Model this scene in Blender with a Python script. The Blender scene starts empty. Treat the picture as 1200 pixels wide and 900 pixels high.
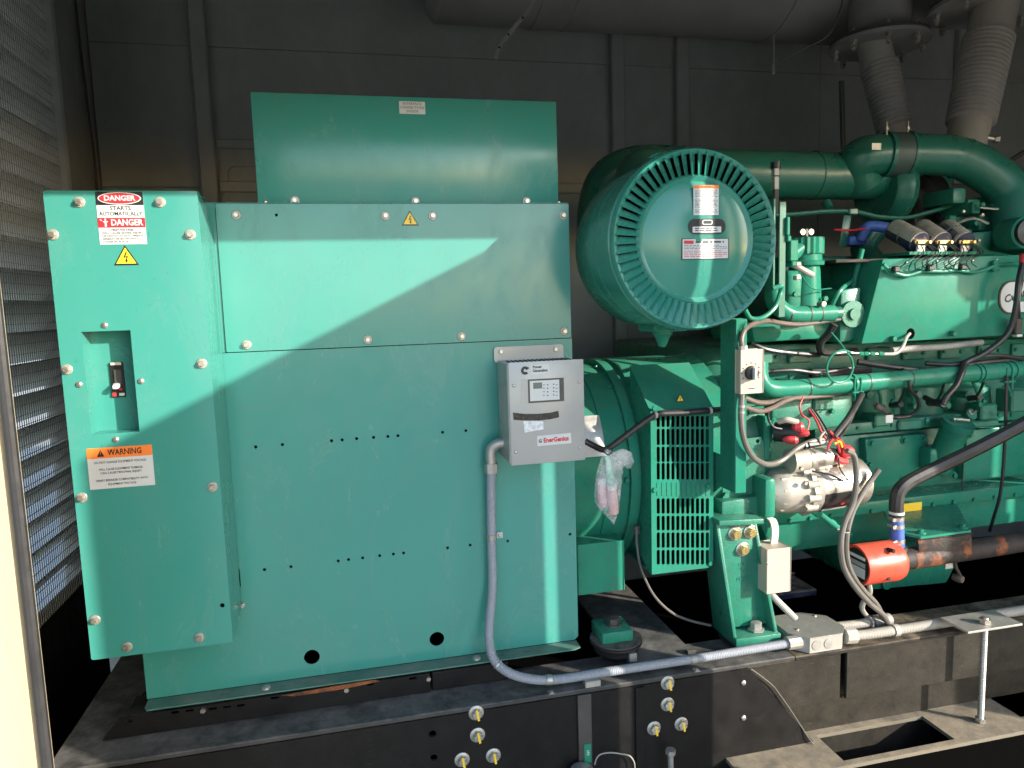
import bpy, bmesh, math, random
from mathutils import Vector, Matrix
random.seed(7)
PI = math.pi
C = bpy.context.scene.collection
SC = bpy.context.scene

# ------------------------------------------------------------------ camera
F = 832.0                                     # focal length in photograph pixels (1200 wide)
CAM = Vector((0.0, -2.0, 1.65))
yaw, pit, rol = (math.radians(a) for a in (12.58, 6.53, 1.78))
fw = Vector((math.sin(yaw)*math.cos(pit), math.cos(yaw)*math.cos(pit), -math.sin(pit)))
r0 = Vector((math.cos(yaw), -math.sin(yaw), 0))
d0 = fw.cross(r0)
rt = r0*math.cos(rol) + d0*math.sin(rol)
dn = d0*math.cos(rol) - r0*math.sin(rol)
cam = bpy.data.cameras.new('camera')
cam.sensor_width = 36; cam.lens = 36*F/1200; cam.clip_start = 0.05; cam.clip_end = 500
co = bpy.data.objects.new('camera', cam); C.objects.link(co)
co.matrix_world = Matrix(((rt.x, -dn.x, -fw.x, CAM.x), (rt.y, -dn.y, -fw.y, CAM.y), (rt.z, -dn.z, -fw.z, CAM.z), (0, 0, 0, 1)))
SC.camera = co

# ------------------------------------------------------------------ light
SUN_FROM = Vector((1.18, -1.0, 0.56)).normalized()
w = bpy.data.worlds.new('World'); SC.world = w; w.use_nodes = True
nt = w.node_tree; bg = nt.nodes['Background']
sky = nt.nodes.new('ShaderNodeTexSky'); sky.sky_type = 'NISHITA'; sky.sun_disc = False
sky.sun_elevation = math.asin(SUN_FROM.z); sky.sun_rotation = math.atan2(SUN_FROM.x, SUN_FROM.y)
sky.air_density = 1.0; sky.dust_density = 0.7
nt.links.new(sky.outputs[0], bg.inputs[0]); bg.inputs[1].default_value = 0.15
sl = bpy.data.lights.new('sun', 'SUN'); sl.energy = 2.5; sl.angle = math.radians(0.5); sl.color = (1.0, 0.93, 0.82)
so = bpy.data.objects.new('sun', sl); C.objects.link(so)
so.rotation_euler = (-SUN_FROM).to_track_quat('-Z', 'Y').to_euler(); so.location = (5, -5, 6)
SC.view_settings.view_transform = 'Standard'; SC.view_settings.look = 'None'
SC.view_settings.exposure = 2.02; SC.view_settings.gamma = 1

# ------------------------------------------------------------------ helpers
def ray(px, py): return rt*((px-600)/F) + dn*((py-450)/F) + fw
def P(px, py, Y):
    d = ray(px, py); return CAM + d*((Y-CAM.y)/d.y)
def PX(px, py, X):
    d = ray(px, py); return CAM + d*((X-CAM.x)/d.x)
def PZ(px, py, Z):
    d = ray(px, py); return CAM + d*((Z-CAM.z)/d.z)
def rp(px, py, Y, n): return n*(P(px, py, Y)-CAM).dot(fw)/F
V = lambda *a: Vector(a)
ORG = {}

def thing(name, label, cat, loc=(0, 0, 0), group=None, kind=None):
    o = bpy.data.objects.new(name, None); C.objects.link(o); o.location = loc
    o.empty_display_size = 0.05
    ORG[o] = Vector(loc); o['label'] = label; o['category'] = cat
    if group: o['group'] = group
    if kind: o['kind'] = kind
    return o
def tag(o, label, cat, group=None):
    o['label'] = label; o['category'] = cat
    if group: o['group'] = group
    return o
def inst(name, me, parent, pos, rot=(PI/2, 0, 0), scale=1):
    o = bpy.data.objects.new(name, me); C.objects.link(o); o.parent = parent
    o.location = Vector(pos) - (ORG[parent] if parent else Vector((0, 0, 0))); o.rotation_euler = rot
    o.scale = (scale,)*3
    ORG[o] = Vector(pos)
    return o
def smoothpts(pts, res=6):
    pts = [Vector(p) for p in pts]
    if len(pts) < 3:
        return [pts[0].lerp(pts[-1], i/res) for i in range(res+1)]
    q = [pts[0]*2-pts[1]] + pts + [pts[-1]*2-pts[-2]]
    out = []
    for i in range(1, len(q)-2):
        a, b, c, d = q[i-1:i+3]
        for k in range(res):
            t = k/res
            out.append(0.5*((2*b) + (c-a)*t + (2*a-5*b+4*c-d)*t*t + (3*b-a-3*c+d)*t**3))
    out.append(pts[-1]); return out
def resample(pts, step):
    out = [pts[0]]; acc = 0.0
    for a, b in zip(pts, pts[1:]):
        L = (b-a).length
        if L < 1e-9: continue
        s = step-acc
        while s <= L:
            out.append(a.lerp(b, s/L)); s += step
        acc = L-(s-step)
    out.append(pts[-1]); return out

class MB:
    def __init__(self): self.bm = bmesh.new()
    def box(self, lo, hi, bev=0.0, seg=1, M=None):
        lo, hi = Vector(lo), Vector(hi)
        r = bmesh.ops.create_cube(self.bm, size=1)
        vs = r['verts']
        for v in vs: v.co = Vector(((lo[i]+hi[i])/2 + v.co[i]*(hi[i]-lo[i]) for i in range(3)))
        if M:
            for v in vs: v.co = M @ v.co
        if bev:
            es = {e for v in vs for e in v.link_edges}
            bmesh.ops.bevel(self.bm, geom=list(es), offset=bev, segments=seg, affect='EDGES', profile=0.5)
        return self
    def hexa(self, p, bev=0.0):                # 8 corners: 4 front, 4 back in the same order
        vs = [self.bm.verts.new(Vector(q)) for q in p]
        fs = [self.bm.faces.new([vs[i] for i in f]) for f in ((0, 1, 2, 3), (7, 6, 5, 4), (0, 4, 5, 1), (1, 5, 6, 2), (2, 6, 7, 3), (3, 7, 4, 0))]
        bmesh.ops.recalc_face_normals(self.bm, faces=fs)
        if bev: bmesh.ops.bevel(self.bm, geom=list({e for f in fs for e in f.edges}), offset=bev, segments=2, affect='EDGES', profile=0.5)
        return self
    def rings(self, rings, cap=True, closed=False):
        n = len(rings[0]); vv = [[self.bm.verts.new(p) for p in r] for r in rings]
        m = len(vv)
        for i in range(m if closed else m-1):
            a, b = vv[i], vv[(i+1) % m]
            for j in range(n): self.bm.faces.new((a[j], a[(j+1) % n], b[(j+1) % n], b[j]))
        if cap and not closed:
            self.bm.faces.new(vv[0][::-1]); self.bm.faces.new(vv[-1])
        return self
    def lathe(self, o, axis, prof, seg=24, cap=True, rot=0.0):   # profile of (distance along axis, radius)
        o, axis = Vector(o), Vector(axis).normalized()
        u = axis.orthogonal().normalized(); v = axis.cross(u)
        self.rings([[o+axis*t+(u*math.cos(2*PI*(j+rot)/seg)+v*math.sin(2*PI*(j+rot)/seg))*max(r, 1e-5) for j in range(seg)] for t, r in prof], cap)
        return self
    def cyl(self, a, b, r, r2=None, seg=20):
        a, b = Vector(a), Vector(b); L = (b-a).length; r2 = r if r2 is None else r2
        return self.lathe(a, b-a, [(0, r), (L, r2)], seg)
    def tube(self, pts, r, seg=10, res=6, rib=0.0, pitch=0.004, closed=False, raw=False):
        q = [Vector(p) for p in pts] if raw else smoothpts(pts, res)
        if rib: q = resample(q, pitch/2)
        t0 = (q[1]-q[0]).normalized(); u = t0.orthogonal().normalized(); rr = []
        for i, p in enumerate(q):
            t = (q[min(i+1, len(q)-1)]-q[max(i-1, 0)]).normalized()
            u = (u-t*u.dot(t)).normalized(); v = t.cross(u)
            k = r(i/(len(q)-1)) if callable(r) else r
            if rib: k += rib*(1 if i % 2 else -1)
            rr.append([p+(u*math.cos(2*PI*j/seg)+v*math.sin(2*PI*j/seg))*k for j in range(seg)])
        return self.rings(rr, True, closed)
    def prism(self, poly, off):                # polygon extruded by a vector
        a = [self.bm.verts.new(Vector(p)) for p in poly]; b = [self.bm.verts.new(Vector(p)+Vector(off)) for p in poly]
        n = len(a); fs = [self.bm.faces.new(a), self.bm.faces.new(b[::-1])]
        for i in range(n): fs.append(self.bm.faces.new((a[i], b[i], b[(i+1) % n], a[(i+1) % n])))
        bmesh.ops.recalc_face_normals(self.bm, faces=fs); return self
    def plate(self, outer, holes, Y, th):      # plate in the XZ plane with real openings, thickness towards +Y
        es = []
        for loop in [outer]+holes:
            vs = [self.bm.verts.new((x, Y, z)) for x, z in loop]
            es += [self.bm.edges.new((vs[i], vs[(i+1) % len(vs)])) for i in range(len(vs))]
        r = bmesh.ops.triangle_fill(self.bm, use_beauty=True, use_dissolve=False, edges=es, normal=(0, -1, 0))
        fs = [g for g in r['geom'] if isinstance(g, bmesh.types.BMFace)]
        e = bmesh.ops.extrude_face_region(self.bm, geom=fs)
        for g in e['geom']:
            if isinstance(g, bmesh.types.BMVert): g.co.y += th
        bmesh.ops.recalc_face_normals(self.bm, faces=self.bm.faces[:])
        return self
    def build(self, name, m, parent=None, smooth=True, kind=None, label=None, ang=35):
        bm = self.bm; o0 = ORG[parent] if parent else Vector((0, 0, 0))
        bmesh.ops.recalc_face_normals(bm, faces=bm.faces[:])
        loc = Vector((0, 0, 0))
        if not parent and bm.verts:
            n = len(bm.verts); loc = Vector((sum(v.co.x for v in bm.verts)/n, sum(v.co.y for v in bm.verts)/n, min(v.co.z for v in bm.verts)))
        bmesh.ops.translate(bm, verts=bm.verts, vec=-(o0+loc))
        if smooth:
            for f in bm.faces: f.smooth = True
            lim = math.radians(ang)
            for e in bm.edges:
                if len(e.link_faces) != 2 or e.calc_face_angle(0) > lim: e.smooth = False
        me = bpy.data.meshes.new(name); bm.to_mesh(me); bm.free()
        me.materials.append(m)
        o = bpy.data.objects.new(name, me); C.objects.link(o)
        if parent: o.parent = parent
        else: o.location = loc
        ORG[o] = o0+loc
        if kind: o['kind'] = kind
        if label: o['label'] = label
        return o
def mesh_of(mb, m, smooth=True):
    bm = mb.bm; bmesh.ops.recalc_face_normals(bm, faces=bm.faces[:])
    for f in bm.faces: f.smooth = smooth
    for e in bm.edges:
        if len(e.link_faces) != 2 or e.calc_face_angle(0) > 0.6: e.smooth = False
    me = bpy.data.meshes.new('piece'); bm.to_mesh(me); bm.free(); me.materials.append(m); return me
def circ(x, z, r, n=16): return [(x+r*math.cos(2*PI*i/n), z+r*math.sin(2*PI*i/n)) for i in range(n)]
def rrect(x0, z0, x1, z1, r, n=4):
    out = []
    for cx, cz, a in ((x1-r, z1-r, 0), (x0+r, z1-r, 1), (x0+r, z0+r, 2), (x1-r, z0+r, 3)):
        for i in range(n+1):
            t = (a+i/n)*PI/2; out.append((cx+r*math.cos(t), cz+r*math.sin(t)))
    return out
def text(mb, s, x, z, Y, h, align='CENTER', sx=1.0, bold=0.0, shear=0.0, depth=0.0004, rot=0.0, basis=None, width=None):
    cu = bpy.data.curves.new('lettering', 'FONT'); cu.body = s; cu.size = 1; cu.align_x = align; cu.align_y = 'CENTER'
    cu.offset = bold; cu.shear = shear; cu.resolution_u = 2
    ob = bpy.data.objects.new('lettering', cu); C.objects.link(ob)
    me = bpy.data.meshes.new_from_object(ob.evaluated_get(bpy.context.evaluated_depsgraph_get()))
    xs = [v.co.x for v in me.vertices]
    if width and xs: sx = width/((max(xs)-min(xs))*h)
    X, Zb = basis or (Vector((math.cos(rot), 0, math.sin(rot))), Vector((-math.sin(rot), 0, math.cos(rot))))
    N = X.cross(Zb)
    o = Vector((x, Y, z))
    vs = [mb.bm.verts.new(o + X*(v.co.x*h*sx) + Zb*(v.co.y*h) + N*depth) for v in me.vertices]
    for p in me.polygons:
        try: mb.bm.faces.new([vs[i] for i in p.vertices])
        except ValueError: pass
    bpy.data.objects.remove(ob); bpy.data.curves.remove(cu); bpy.data.meshes.remove(me)

# ------------------------------------------------------------------ materials
def mat(name, col, rough=0.5, metal=0.0, vary=0.12, vscale=6.0, bump=0.0, bscale=60.0, dust=0.0, dustcol=(0.32, 0.27, 0.2), spec=0.5, rvar=0.1, coat=0.0, scr=0.0):
    m = bpy.data.materials.new(name); m.use_nodes = True; t = m.node_tree; b = t.nodes['Principled BSDF']
    N, L = t.nodes.new, t.links.new
    tc = N('ShaderNodeTexCoord')
    n1 = N('ShaderNodeTexNoise'); n1.inputs['Scale'].default_value = vscale; n1.inputs['Detail'].default_value = 6; n1.inputs['Roughness'].default_value = 0.65
    L(tc.outputs['Object'], n1.inputs['Vector'])
    mr = N('ShaderNodeMapRange'); mr.inputs[1].default_value = 0.3; mr.inputs[2].default_value = 0.7; mr.inputs[3].default_value = 1-vary; mr.inputs[4].default_value = 1+vary
    L(n1.outputs[0], mr.inputs[0])
    mx = N('ShaderNodeMix'); mx.data_type = 'RGBA'; mx.blend_type = 'MULTIPLY'; mx.inputs[0].default_value = 1
    mx.inputs[6].default_value = (*col, 1); L(mr.outputs[0], mx.inputs[7])
    out = mx.outputs[2]
    if dust:
        n2 = N('ShaderNodeTexNoise'); n2.inputs['Scale'].default_value = 14; n2.inputs['Detail'].default_value = 8; n2.inputs['Roughness'].default_value = 0.75
        L(tc.outputs['Object'], n2.inputs['Vector'])
        g = N('ShaderNodeNewGeometry'); sp = N('ShaderNodeSeparateXYZ'); L(g.outputs['Normal'], sp.inputs[0])
        up = N('ShaderNodeMapRange'); up.inputs[1].default_value = 0.3; up.inputs[2].default_value = 0.95; up.inputs[3].default_value = 0.10; up.inputs[4].default_value = 1.0
        L(sp.outputs[2], up.inputs[0])
        r2 = N('ShaderNodeMapRange'); r2.inputs[1].default_value = 0.38; r2.inputs[2].default_value = 0.72; r2.inputs[3].default_value = 0.0; r2.inputs[4].default_value = dust
        L(n2.outputs[0], r2.inputs[0])
        ml = N('ShaderNodeMath'); ml.operation = 'MULTIPLY'; L(up.outputs[0], ml.inputs[0]); L(r2.outputs[0], ml.inputs[1])
        m2 = N('ShaderNodeMix'); m2.data_type = 'RGBA'; L(ml.outputs[0], m2.inputs[0]); L(out, m2.inputs[6]); m2.inputs[7].default_value = (*dustcol, 1)
        out = m2.outputs[2]
    if scr:
        mp = N('ShaderNodeMapping'); mp.inputs['Scale'].default_value = (3, 3, 40); mp.inputs['Rotation'].default_value = (0.3, 0.5, 0.7)
        L(tc.outputs['Object'], mp.inputs['Vector'])
        n3 = N('ShaderNodeTexNoise'); n3.inputs['Scale'].default_value = 9; n3.inputs['Detail'].default_value = 3; L(mp.outputs[0], n3.inputs['Vector'])
        r3 = N('ShaderNodeMapRange'); r3.inputs[1].default_value = 0.68; r3.inputs[2].default_value = 0.76; r3.inputs[3].default_value = 0; r3.inputs[4].default_value = scr
        L(n3.outputs[0], r3.inputs[0])
        m3 = N('ShaderNodeMix'); m3.data_type = 'RGBA'; L(r3.outputs[0], m3.inputs[0]); L(out, m3.inputs[6]); m3.inputs[7].default_value = (0.38, 0.36, 0.33, 1)
        out = m3.outputs[2]
    L(out, b.inputs['Base Color'])
    rr = N('ShaderNodeMapRange'); rr.inputs[1].default_value = 0.3; rr.inputs[2].default_value = 0.7; rr.inputs[3].default_value = max(0.02, rough-rvar); rr.inputs[4].default_value = min(1, rough+rvar)
    n4 = N('ShaderNodeTexNoise'); n4.inputs['Scale'].default_value = vscale*2.3; n4.inputs['Detail'].default_value = 7
    L(tc.outputs['Object'], n4.inputs['Vector']); L(n4.outputs[0], rr.inputs[0]); L(rr.outputs[0], b.inputs['Roughness'])
    b.inputs['Metallic'].default_value = metal; b.inputs['Specular IOR Level'].default_value = spec
    if coat: b.inputs['Coat Weight'].default_value = coat; b.inputs['Coat Roughness'].default_value = 0.12
    if bump:
        nb = N('ShaderNodeTexNoise'); nb.inputs['Scale'].default_value = bscale; nb.inputs['Detail'].default_value = 4; L(tc.outputs['Object'], nb.inputs['Vector'])
        bp = N('ShaderNodeBump'); bp.inputs['Strength'].default_value = bump; bp.inputs['Distance'].default_value = 0.003; L(nb.outputs[0], bp.inputs['Height']); L(bp.outputs[0], b.inputs['Normal'])
    return m
G = (0.046, 0.248, 0.203)
M_green = mat('green sheet paint', G, 0.20, vary=0.025, vscale=3, rvar=0.05, bump=0.22, bscale=2.6, coat=0.08, dust=0.06, dustcol=(0.25, 0.3, 0.25), spec=0.5)
M_filter = mat('green canister paint', (0.032, 0.212, 0.155), 0.2, vary=0.04, vscale=4, rvar=0.06, dust=0.08, spec=0.5, bump=0.03, bscale=8)
M_engine = mat('green engine paint', (0.020, 0.185, 0.120), 0.24, vary=0.10, vscale=8, rvar=0.07, bump=0.10, bscale=120, dust=0.10, spec=0.15)
M_cast = mat('green cast paint', (0.018, 0.165, 0.108), 0.34, vary=0.16, vscale=12, bump=0.35, bscale=220, dust=0.14)
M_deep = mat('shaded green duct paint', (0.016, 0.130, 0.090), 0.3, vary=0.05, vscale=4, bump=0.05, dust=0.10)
M_wall = mat('grey wall paint', (0.30, 0.305, 0.285), 0.55, vary=0.15, vscale=2.5, bump=0.06, bscale=90, dust=0.12)
M_blade = mat('pale louvre paint', (0.56, 0.55, 0.50), 0.5, vary=0.12)
M_black = mat('black frame paint', (0.0065, 0.006, 0.006), 0.5, vary=0.25, vscale=9, bump=0.08, bscale=160, dust=0.45, dustcol=(0.13, 0.115, 0.095), scr=0.08, spec=0.22)
M_dusty = mat('dusty black deck', (0.014, 0.0125, 0.010), 0.6, vary=0.3, vscale=8, bump=0.2, bscale=120, dust=0.9, dustcol=(0.24, 0.19, 0.13), scr=0.12, spec=0.25)
M_deck = mat('sandy black deck', (0.15, 0.13, 0.10), 0.65, vary=0.18, vscale=5, bump=0.15, bscale=110, dust=0.7, dustcol=(0.42, 0.34, 0.23), scr=0.15, spec=0.25)
M_cream = mat('cream enclosure paint', (0.40, 0.315, 0.20), 0.45, vary=0.05, vscale=3)
M_cond = mat('grey conduit jacket', (0.27, 0.28, 0.31), 0.45, vary=0.08, vscale=15, dust=0.3)
M_wcond = mat('pale grey conduit jacket', (0.31, 0.29, 0.255), 0.5, vary=0.1, vscale=15, dust=0.4)
M_grey = mat('grey box paint', (0.37, 0.36, 0.34), 0.36, metal=0.2, vary=0.05, vscale=5, dust=0.06)
M_gal = mat('galvanised steel', (0.42, 0.40, 0.37), 0.42, metal=0.6, vary=0.15, vscale=25, dust=0.5)
M_steel = mat('zinc plated steel', (0.52, 0.48, 0.41), 0.32, metal=0.8, vary=0.15, vscale=40)
M_wash = mat('tan washer', (0.37, 0.345, 0.29), 0.4, metal=0.4, vary=0.1, vscale=60)
M_zinc = mat('yellow zinc', (0.60, 0.46, 0.18), 0.3, metal=0.8, vary=0.25, vscale=60)
M_alu = mat('cast aluminium', (0.38, 0.345, 0.29), 0.45, metal=0.3, vary=0.15, vscale=18, bump=0.15, bscale=240, dust=0.2)
M_chrome = mat('bright steel can', (0.50, 0.46, 0.40), 0.3, metal=0.75, vary=0.12, vscale=14)
M_stain = mat('stainless bellows', (0.40, 0.37, 0.33), 0.36, metal=0.15, vary=0.10, vscale=12, dust=0.1, spec=0.6)
M_dark = mat('blackened steel', (0.07, 0.065, 0.06), 0.5, metal=0.3, vary=0.2, vscale=10, dust=0.2)
M_muff = mat('grey silencer shell', (0.26, 0.25, 0.235), 0.5, vary=0.15, vscale=3, dust=0.2)
M_rub = mat('black rubber', (0.018, 0.017, 0.017), 0.42, vary=0.2, vscale=20, dust=0.25, dustcol=(0.12, 0.11, 0.1))
M_cable = mat('grey cable jacket', (0.115, 0.105, 0.092), 0.45, vary=0.12, vscale=25, dust=0.2)
M_brown = mat('dusty brown cable', (0.11, 0.08, 0.065), 0.5, vary=0.15, vscale=30)
M_mesh = mat('grey screen wire', (0.24, 0.23, 0.21), 0.5, vary=0.1)
M_plate = mat('dusty grey plate', (0.045, 0.043, 0.040), 0.55, vary=0.25, vscale=9, bump=0.1, bscale=120, dust=0.9, dustcol=(0.19, 0.18, 0.165), scr=0.15, spec=0.3)
M_sleeve = mat('dark sleeve rubber', (0.055, 0.085, 0.072), 0.5, vary=0.1)
M_hole = mat('unlit opening', (0.003, 0.003, 0.003), 0.9, vary=0.0, spec=0.0)  # near-black colour stands for the shade inside openings and under the deck
M_white = mat('white label', (0.55, 0.55, 0.53), 0.4, vary=0.03)
M_beige = mat('beige box paint', (0.42, 0.365, 0.29), 0.45, vary=0.06, vscale=9, dust=0.2)
M_red = mat('red label', (0.55, 0.025, 0.035), 0.4, vary=0.04)
M_boot = mat('red rubber boot', (0.50, 0.035, 0.04), 0.45, vary=0.15, vscale=40)
M_heat = mat('red heater paint', (0.55, 0.065, 0.035), 0.34, vary=0.08, vscale=12, dust=0.12)
M_orange = mat('orange label', (0.80, 0.20, 0.035), 0.4, vary=0.03)
M_yellow = mat('yellow label', (0.85, 0.55, 0.03), 0.4, vary=0.04)
M_ink = mat('black ink', (0.012, 0.012, 0.012), 0.45, vary=0.0)
M_blue = mat('blue silicone hose', (0.06, 0.12, 0.42), 0.45, vary=0.15, vscale=30, dust=0.2)
M_sol = mat('blue black solenoid', (0.010, 0.018, 0.055), 0.35, vary=0.2, vscale=30, dust=1.6, dustcol=(0.40, 0.32, 0.24))  # tan top dust, laid on heavily to brighten the sunlit solenoid tops
M_lcd = mat('grey green display', (0.13, 0.15, 0.13), 0.2, vary=0.03)
M_tape = mat('black tape', (0.012, 0.011, 0.011), 0.3, vary=0.3, vscale=40, bump=0.3, bscale=90)
M_brass = mat('brass', (0.62, 0.44, 0.18), 0.3, metal=0.9, vary=0.2, vscale=40)
M_tag = mat('green tag', (0.01, 0.20, 0.12), 0.35, vary=0.05)
M_conc = mat('concrete ground', (0.33, 0.31, 0.28), 0.85, vary=0.15, vscale=0.8, bump=0.3, bscale=40)
M_tan = mat('tan strap', (0.55, 0.46, 0.36), 0.6, vary=0.15, vscale=30)
def smudge(m, amt, col, rough_add=0.12, scale=(3.2, 3.2, 1.3)):    # wiped dirt, drips and handling marks
    t = m.node_tree; b = t.nodes['Principled BSDF']; N, L = t.nodes.new, t.links.new
    tc = N('ShaderNodeTexCoord'); mp = N('ShaderNodeMapping'); mp.inputs['Scale'].default_value = scale; L(tc.outputs['Object'], mp.inputs['Vector'])
    n = N('ShaderNodeTexNoise'); n.inputs['Scale'].default_value = 2.2; n.inputs['Detail'].default_value = 9; n.inputs['Roughness'].default_value = 0.68; n.inputs['Distortion'].default_value = 1.6; L(mp.outputs[0], n.inputs['Vector'])
    r = N('ShaderNodeMapRange'); r.inputs[1].default_value = 0.46; r.inputs[2].default_value = 0.74; r.inputs[4].default_value = amt; L(n.outputs[0], r.inputs[0])
    fine = N('ShaderNodeTexNoise'); fine.inputs['Scale'].default_value = 70; fine.inputs['Detail'].default_value = 3; L(tc.outputs['Object'], fine.inputs['Vector'])
    fr = N('ShaderNodeMapRange'); fr.inputs[1].default_value = 0.71; fr.inputs[2].default_value = 0.76; fr.inputs[4].default_value = amt*1.6; L(fine.outputs[0], fr.inputs[0])
    src = b.inputs['Base Color'].links[0].from_socket
    mx = N('ShaderNodeMix'); mx.data_type = 'RGBA'; L(r.outputs[0], mx.inputs[0]); L(src, mx.inputs[6]); mx.inputs[7].default_value = (*col, 1)
    m2 = N('ShaderNodeMix'); m2.data_type = 'RGBA'; L(fr.outputs[0], m2.inputs[0]); L(mx.outputs[2], m2.inputs[6]); m2.inputs[7].default_value = (0.03, 0.06, 0.05, 1)
    L(m2.outputs[2], b.inputs['Base Color'])
    rs = b.inputs['Roughness'].links[0].from_socket; ad = N('ShaderNodeMath'); ad.operation = 'MULTIPLY_ADD'; L(r.outputs[0], ad.inputs[0]); ad.inputs[1].default_value = rough_add/max(amt, 1e-3); L(rs, ad.inputs[2]); L(ad.outputs[0], b.inputs['Roughness'])
smudge(M_green, 0.20, (0.16, 0.235, 0.20), 0.16)
smudge(M_filter, 0.16, (0.12, 0.19, 0.16), 0.12)
smudge(M_engine, 0.34, (0.075, 0.105, 0.075), 0.22, (5, 5, 3))
smudge(M_cast, 0.42, (0.06, 0.075, 0.055), 0.2, (6, 6, 4))
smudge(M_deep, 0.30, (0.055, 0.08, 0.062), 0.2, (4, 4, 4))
smudge(M_wall, 0.35, (0.20, 0.19, 0.17), 0.1, (1.2, 1.2, 0.5))
smudge(M_cream, 0.4, (0.27, 0.21, 0.13), 0.1, (6, 6, 1.0))
# rust over dark pipe
def rusty(lo=0.50, hi=0.60):
    m = mat('rusted pipe', (0.030, 0.025, 0.023), 0.6, spec=0.25, vary=0.3, vscale=14, bump=0.5, bscale=150)
    t = m.node_tree; b = t.nodes['Principled BSDF']; src = b.inputs['Base Color'].links[0].from_socket
    tc = t.nodes.new('ShaderNodeTexCoord'); n = t.nodes.new('ShaderNodeTexNoise'); n.inputs['Scale'].default_value = 9; n.inputs['Detail'].default_value = 9; n.inputs['Roughness'].default_value = 0.7
    t.links.new(tc.outputs['Object'], n.inputs['Vector'])
    cr = t.nodes.new('ShaderNodeMapRange'); cr.inputs[1].default_value = lo; cr.inputs[2].default_value = hi; t.links.new(n.outputs[0], cr.inputs[0])
    mx = t.nodes.new('ShaderNodeMix'); mx.data_type = 'RGBA'; t.links.new(cr.outputs[0], mx.inputs[0]); t.links.new(src, mx.inputs[6]); mx.inputs[7].default_value = (0.27, 0.085, 0.03, 1)
    t.links.new(mx.outputs[2], b.inputs['Base Color']); return m
M_rust = rusty(0.60, 0.70); M_scale = rusty(0.40, 0.56)
def bagmat():
    m = bpy.data.materials.new('clear plastic bag'); m.use_nodes = True; t = m.node_tree; b = t.nodes['Principled BSDF']
    b.inputs['Base Color'].default_value = (0.85, 0.82, 0.80, 1); b.inputs['Roughness'].default_value = 0.25
    tr = t.nodes.new('ShaderNodeBsdfTransparent'); mx = t.nodes.new('ShaderNodeMixShader'); n = t.nodes.new('ShaderNodeTexNoise'); n.inputs['Scale'].default_value = 28; n.inputs['Detail'].default_value = 5
    tc = t.nodes.new('ShaderNodeTexCoord'); t.links.new(tc.outputs['Object'], n.inputs['Vector'])
    r = t.nodes.new('ShaderNodeMapRange'); r.inputs[1].default_value = 0.35; r.inputs[2].default_value = 0.65; r.inputs[3].default_value = 0.06; r.inputs[4].default_value = 0.42
    t.links.new(n.outputs[0], r.inputs[0]); t.links.new(r.outputs[0], mx.inputs[0]); t.links.new(tr.outputs[0], mx.inputs[1]); t.links.new(b.outputs[0], mx.inputs[2])
    t.links.new(mx.outputs[0], t.nodes['Material Output'].inputs[0]); return m
M_bag = bagmat()
M_pink = mat('pink bottle', (0.62, 0.38, 0.38), 0.4, vary=0.1)

# shared small pieces, axis +Z outwards
def hexbolt(r, h, m): return mesh_of(MB().lathe((0, 0, 0), (0, 0, 1), [(0, r), (h*0.85, r), (h, r*0.86)], 6), m, False)
def washer(r, h, m): return mesh_of(MB().lathe((0, 0, 0), (0, 0, 1), [(0, r), (h*0.6, r), (h, r*0.88)], 20), m)
def roundhead(r, h, m): return mesh_of(MB().lathe((0, 0, 0), (0, 0, 1), [(0, r), (h*0.5, r*0.95), (h*0.85, r*0.7), (h, r*0.3)], 16), m)
ME_bolt = hexbolt(0.0074, 0.0085, M_steel); ME_wash = washer(0.0124, 0.0030, M_wash)
ME_screw = roundhead(0.0085, 0.006, M_steel)
ME_socket = mesh_of(MB().lathe((0, 0, 0), (0, 0, 1), [(0, 0.0042), (0.0008, 0.0042)], 6), M_dark)
ME_small = roundhead(0.0055, 0.004, M_steel)
ME_gbolt = hexbolt(0.010, 0.010, M_engine); ME_gwash = washer(0.016, 0.004, M_engine)
ME_big = hexbolt(0.0155, 0.014, M_zinc); ME_bigw = washer(0.0235, 0.005, M_steel)
ME_mark = mesh_of(MB().box((-0.003, -0.016, 0.0141), (0.003, 0.016, 0.0148)), M_yellow)
ME_frame = hexbolt(0.0145, 0.013, M_steel); ME_framew = washer(0.0215, 0.004, M_gal)
def bolt(parent, pos, kind='std', rot=(PI/2, 0, 0)):
    a, b2, off = {'std': (ME_bolt, ME_wash, 0.003), 'green': (ME_gbolt, ME_gwash, 0.0035), 'big': (ME_big, ME_bigw, 0.0045), 'frame': (ME_frame, ME_framew, 0.004)}[kind]
    n = Vector((0, 0, 1)); n.rotate(__import__('mathutils').Euler(rot)); pos = Vector(pos)
    o = inst('bolt', a, parent, pos+n*off, rot)
    s = bpy.data.objects.new('washer', b2); C.objects.link(s); s.parent = o; s.location = (0, 0, -off)
    if kind == 'frame':
        k = bpy.data.objects.new('paint_mark', ME_mark); C.objects.link(k); k.parent = o; k.location = (0.002, 0, -0.001); k.rotation_euler = (0, 0, 0.15)
    return o
def quadbox(mb, x0, z0, x1, z1, Y, th=0.0006): return mb.box((x0, Y-th, z0), (x1, Y, z1))
def pr(x0, y0, x1, y1, Y):                     # pixel rectangle -> (x0,z0,x1,z1) on the plane at depth Y
    a = P(x0, y1, Y); b = P(x1, y0, Y); return a.x, a.z, b.x, b.z
def pbox(mb, x0, y0, x1, y1, Y0, Y1, bev=0.0, seg=1):   # front rectangle measured at depth Y0, running back to Y1
    a = pr(x0, y0, x1, y1, Y0); return mb.box((a[0], Y0, a[1]), (a[2], Y1, a[3]), bev, seg)
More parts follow.
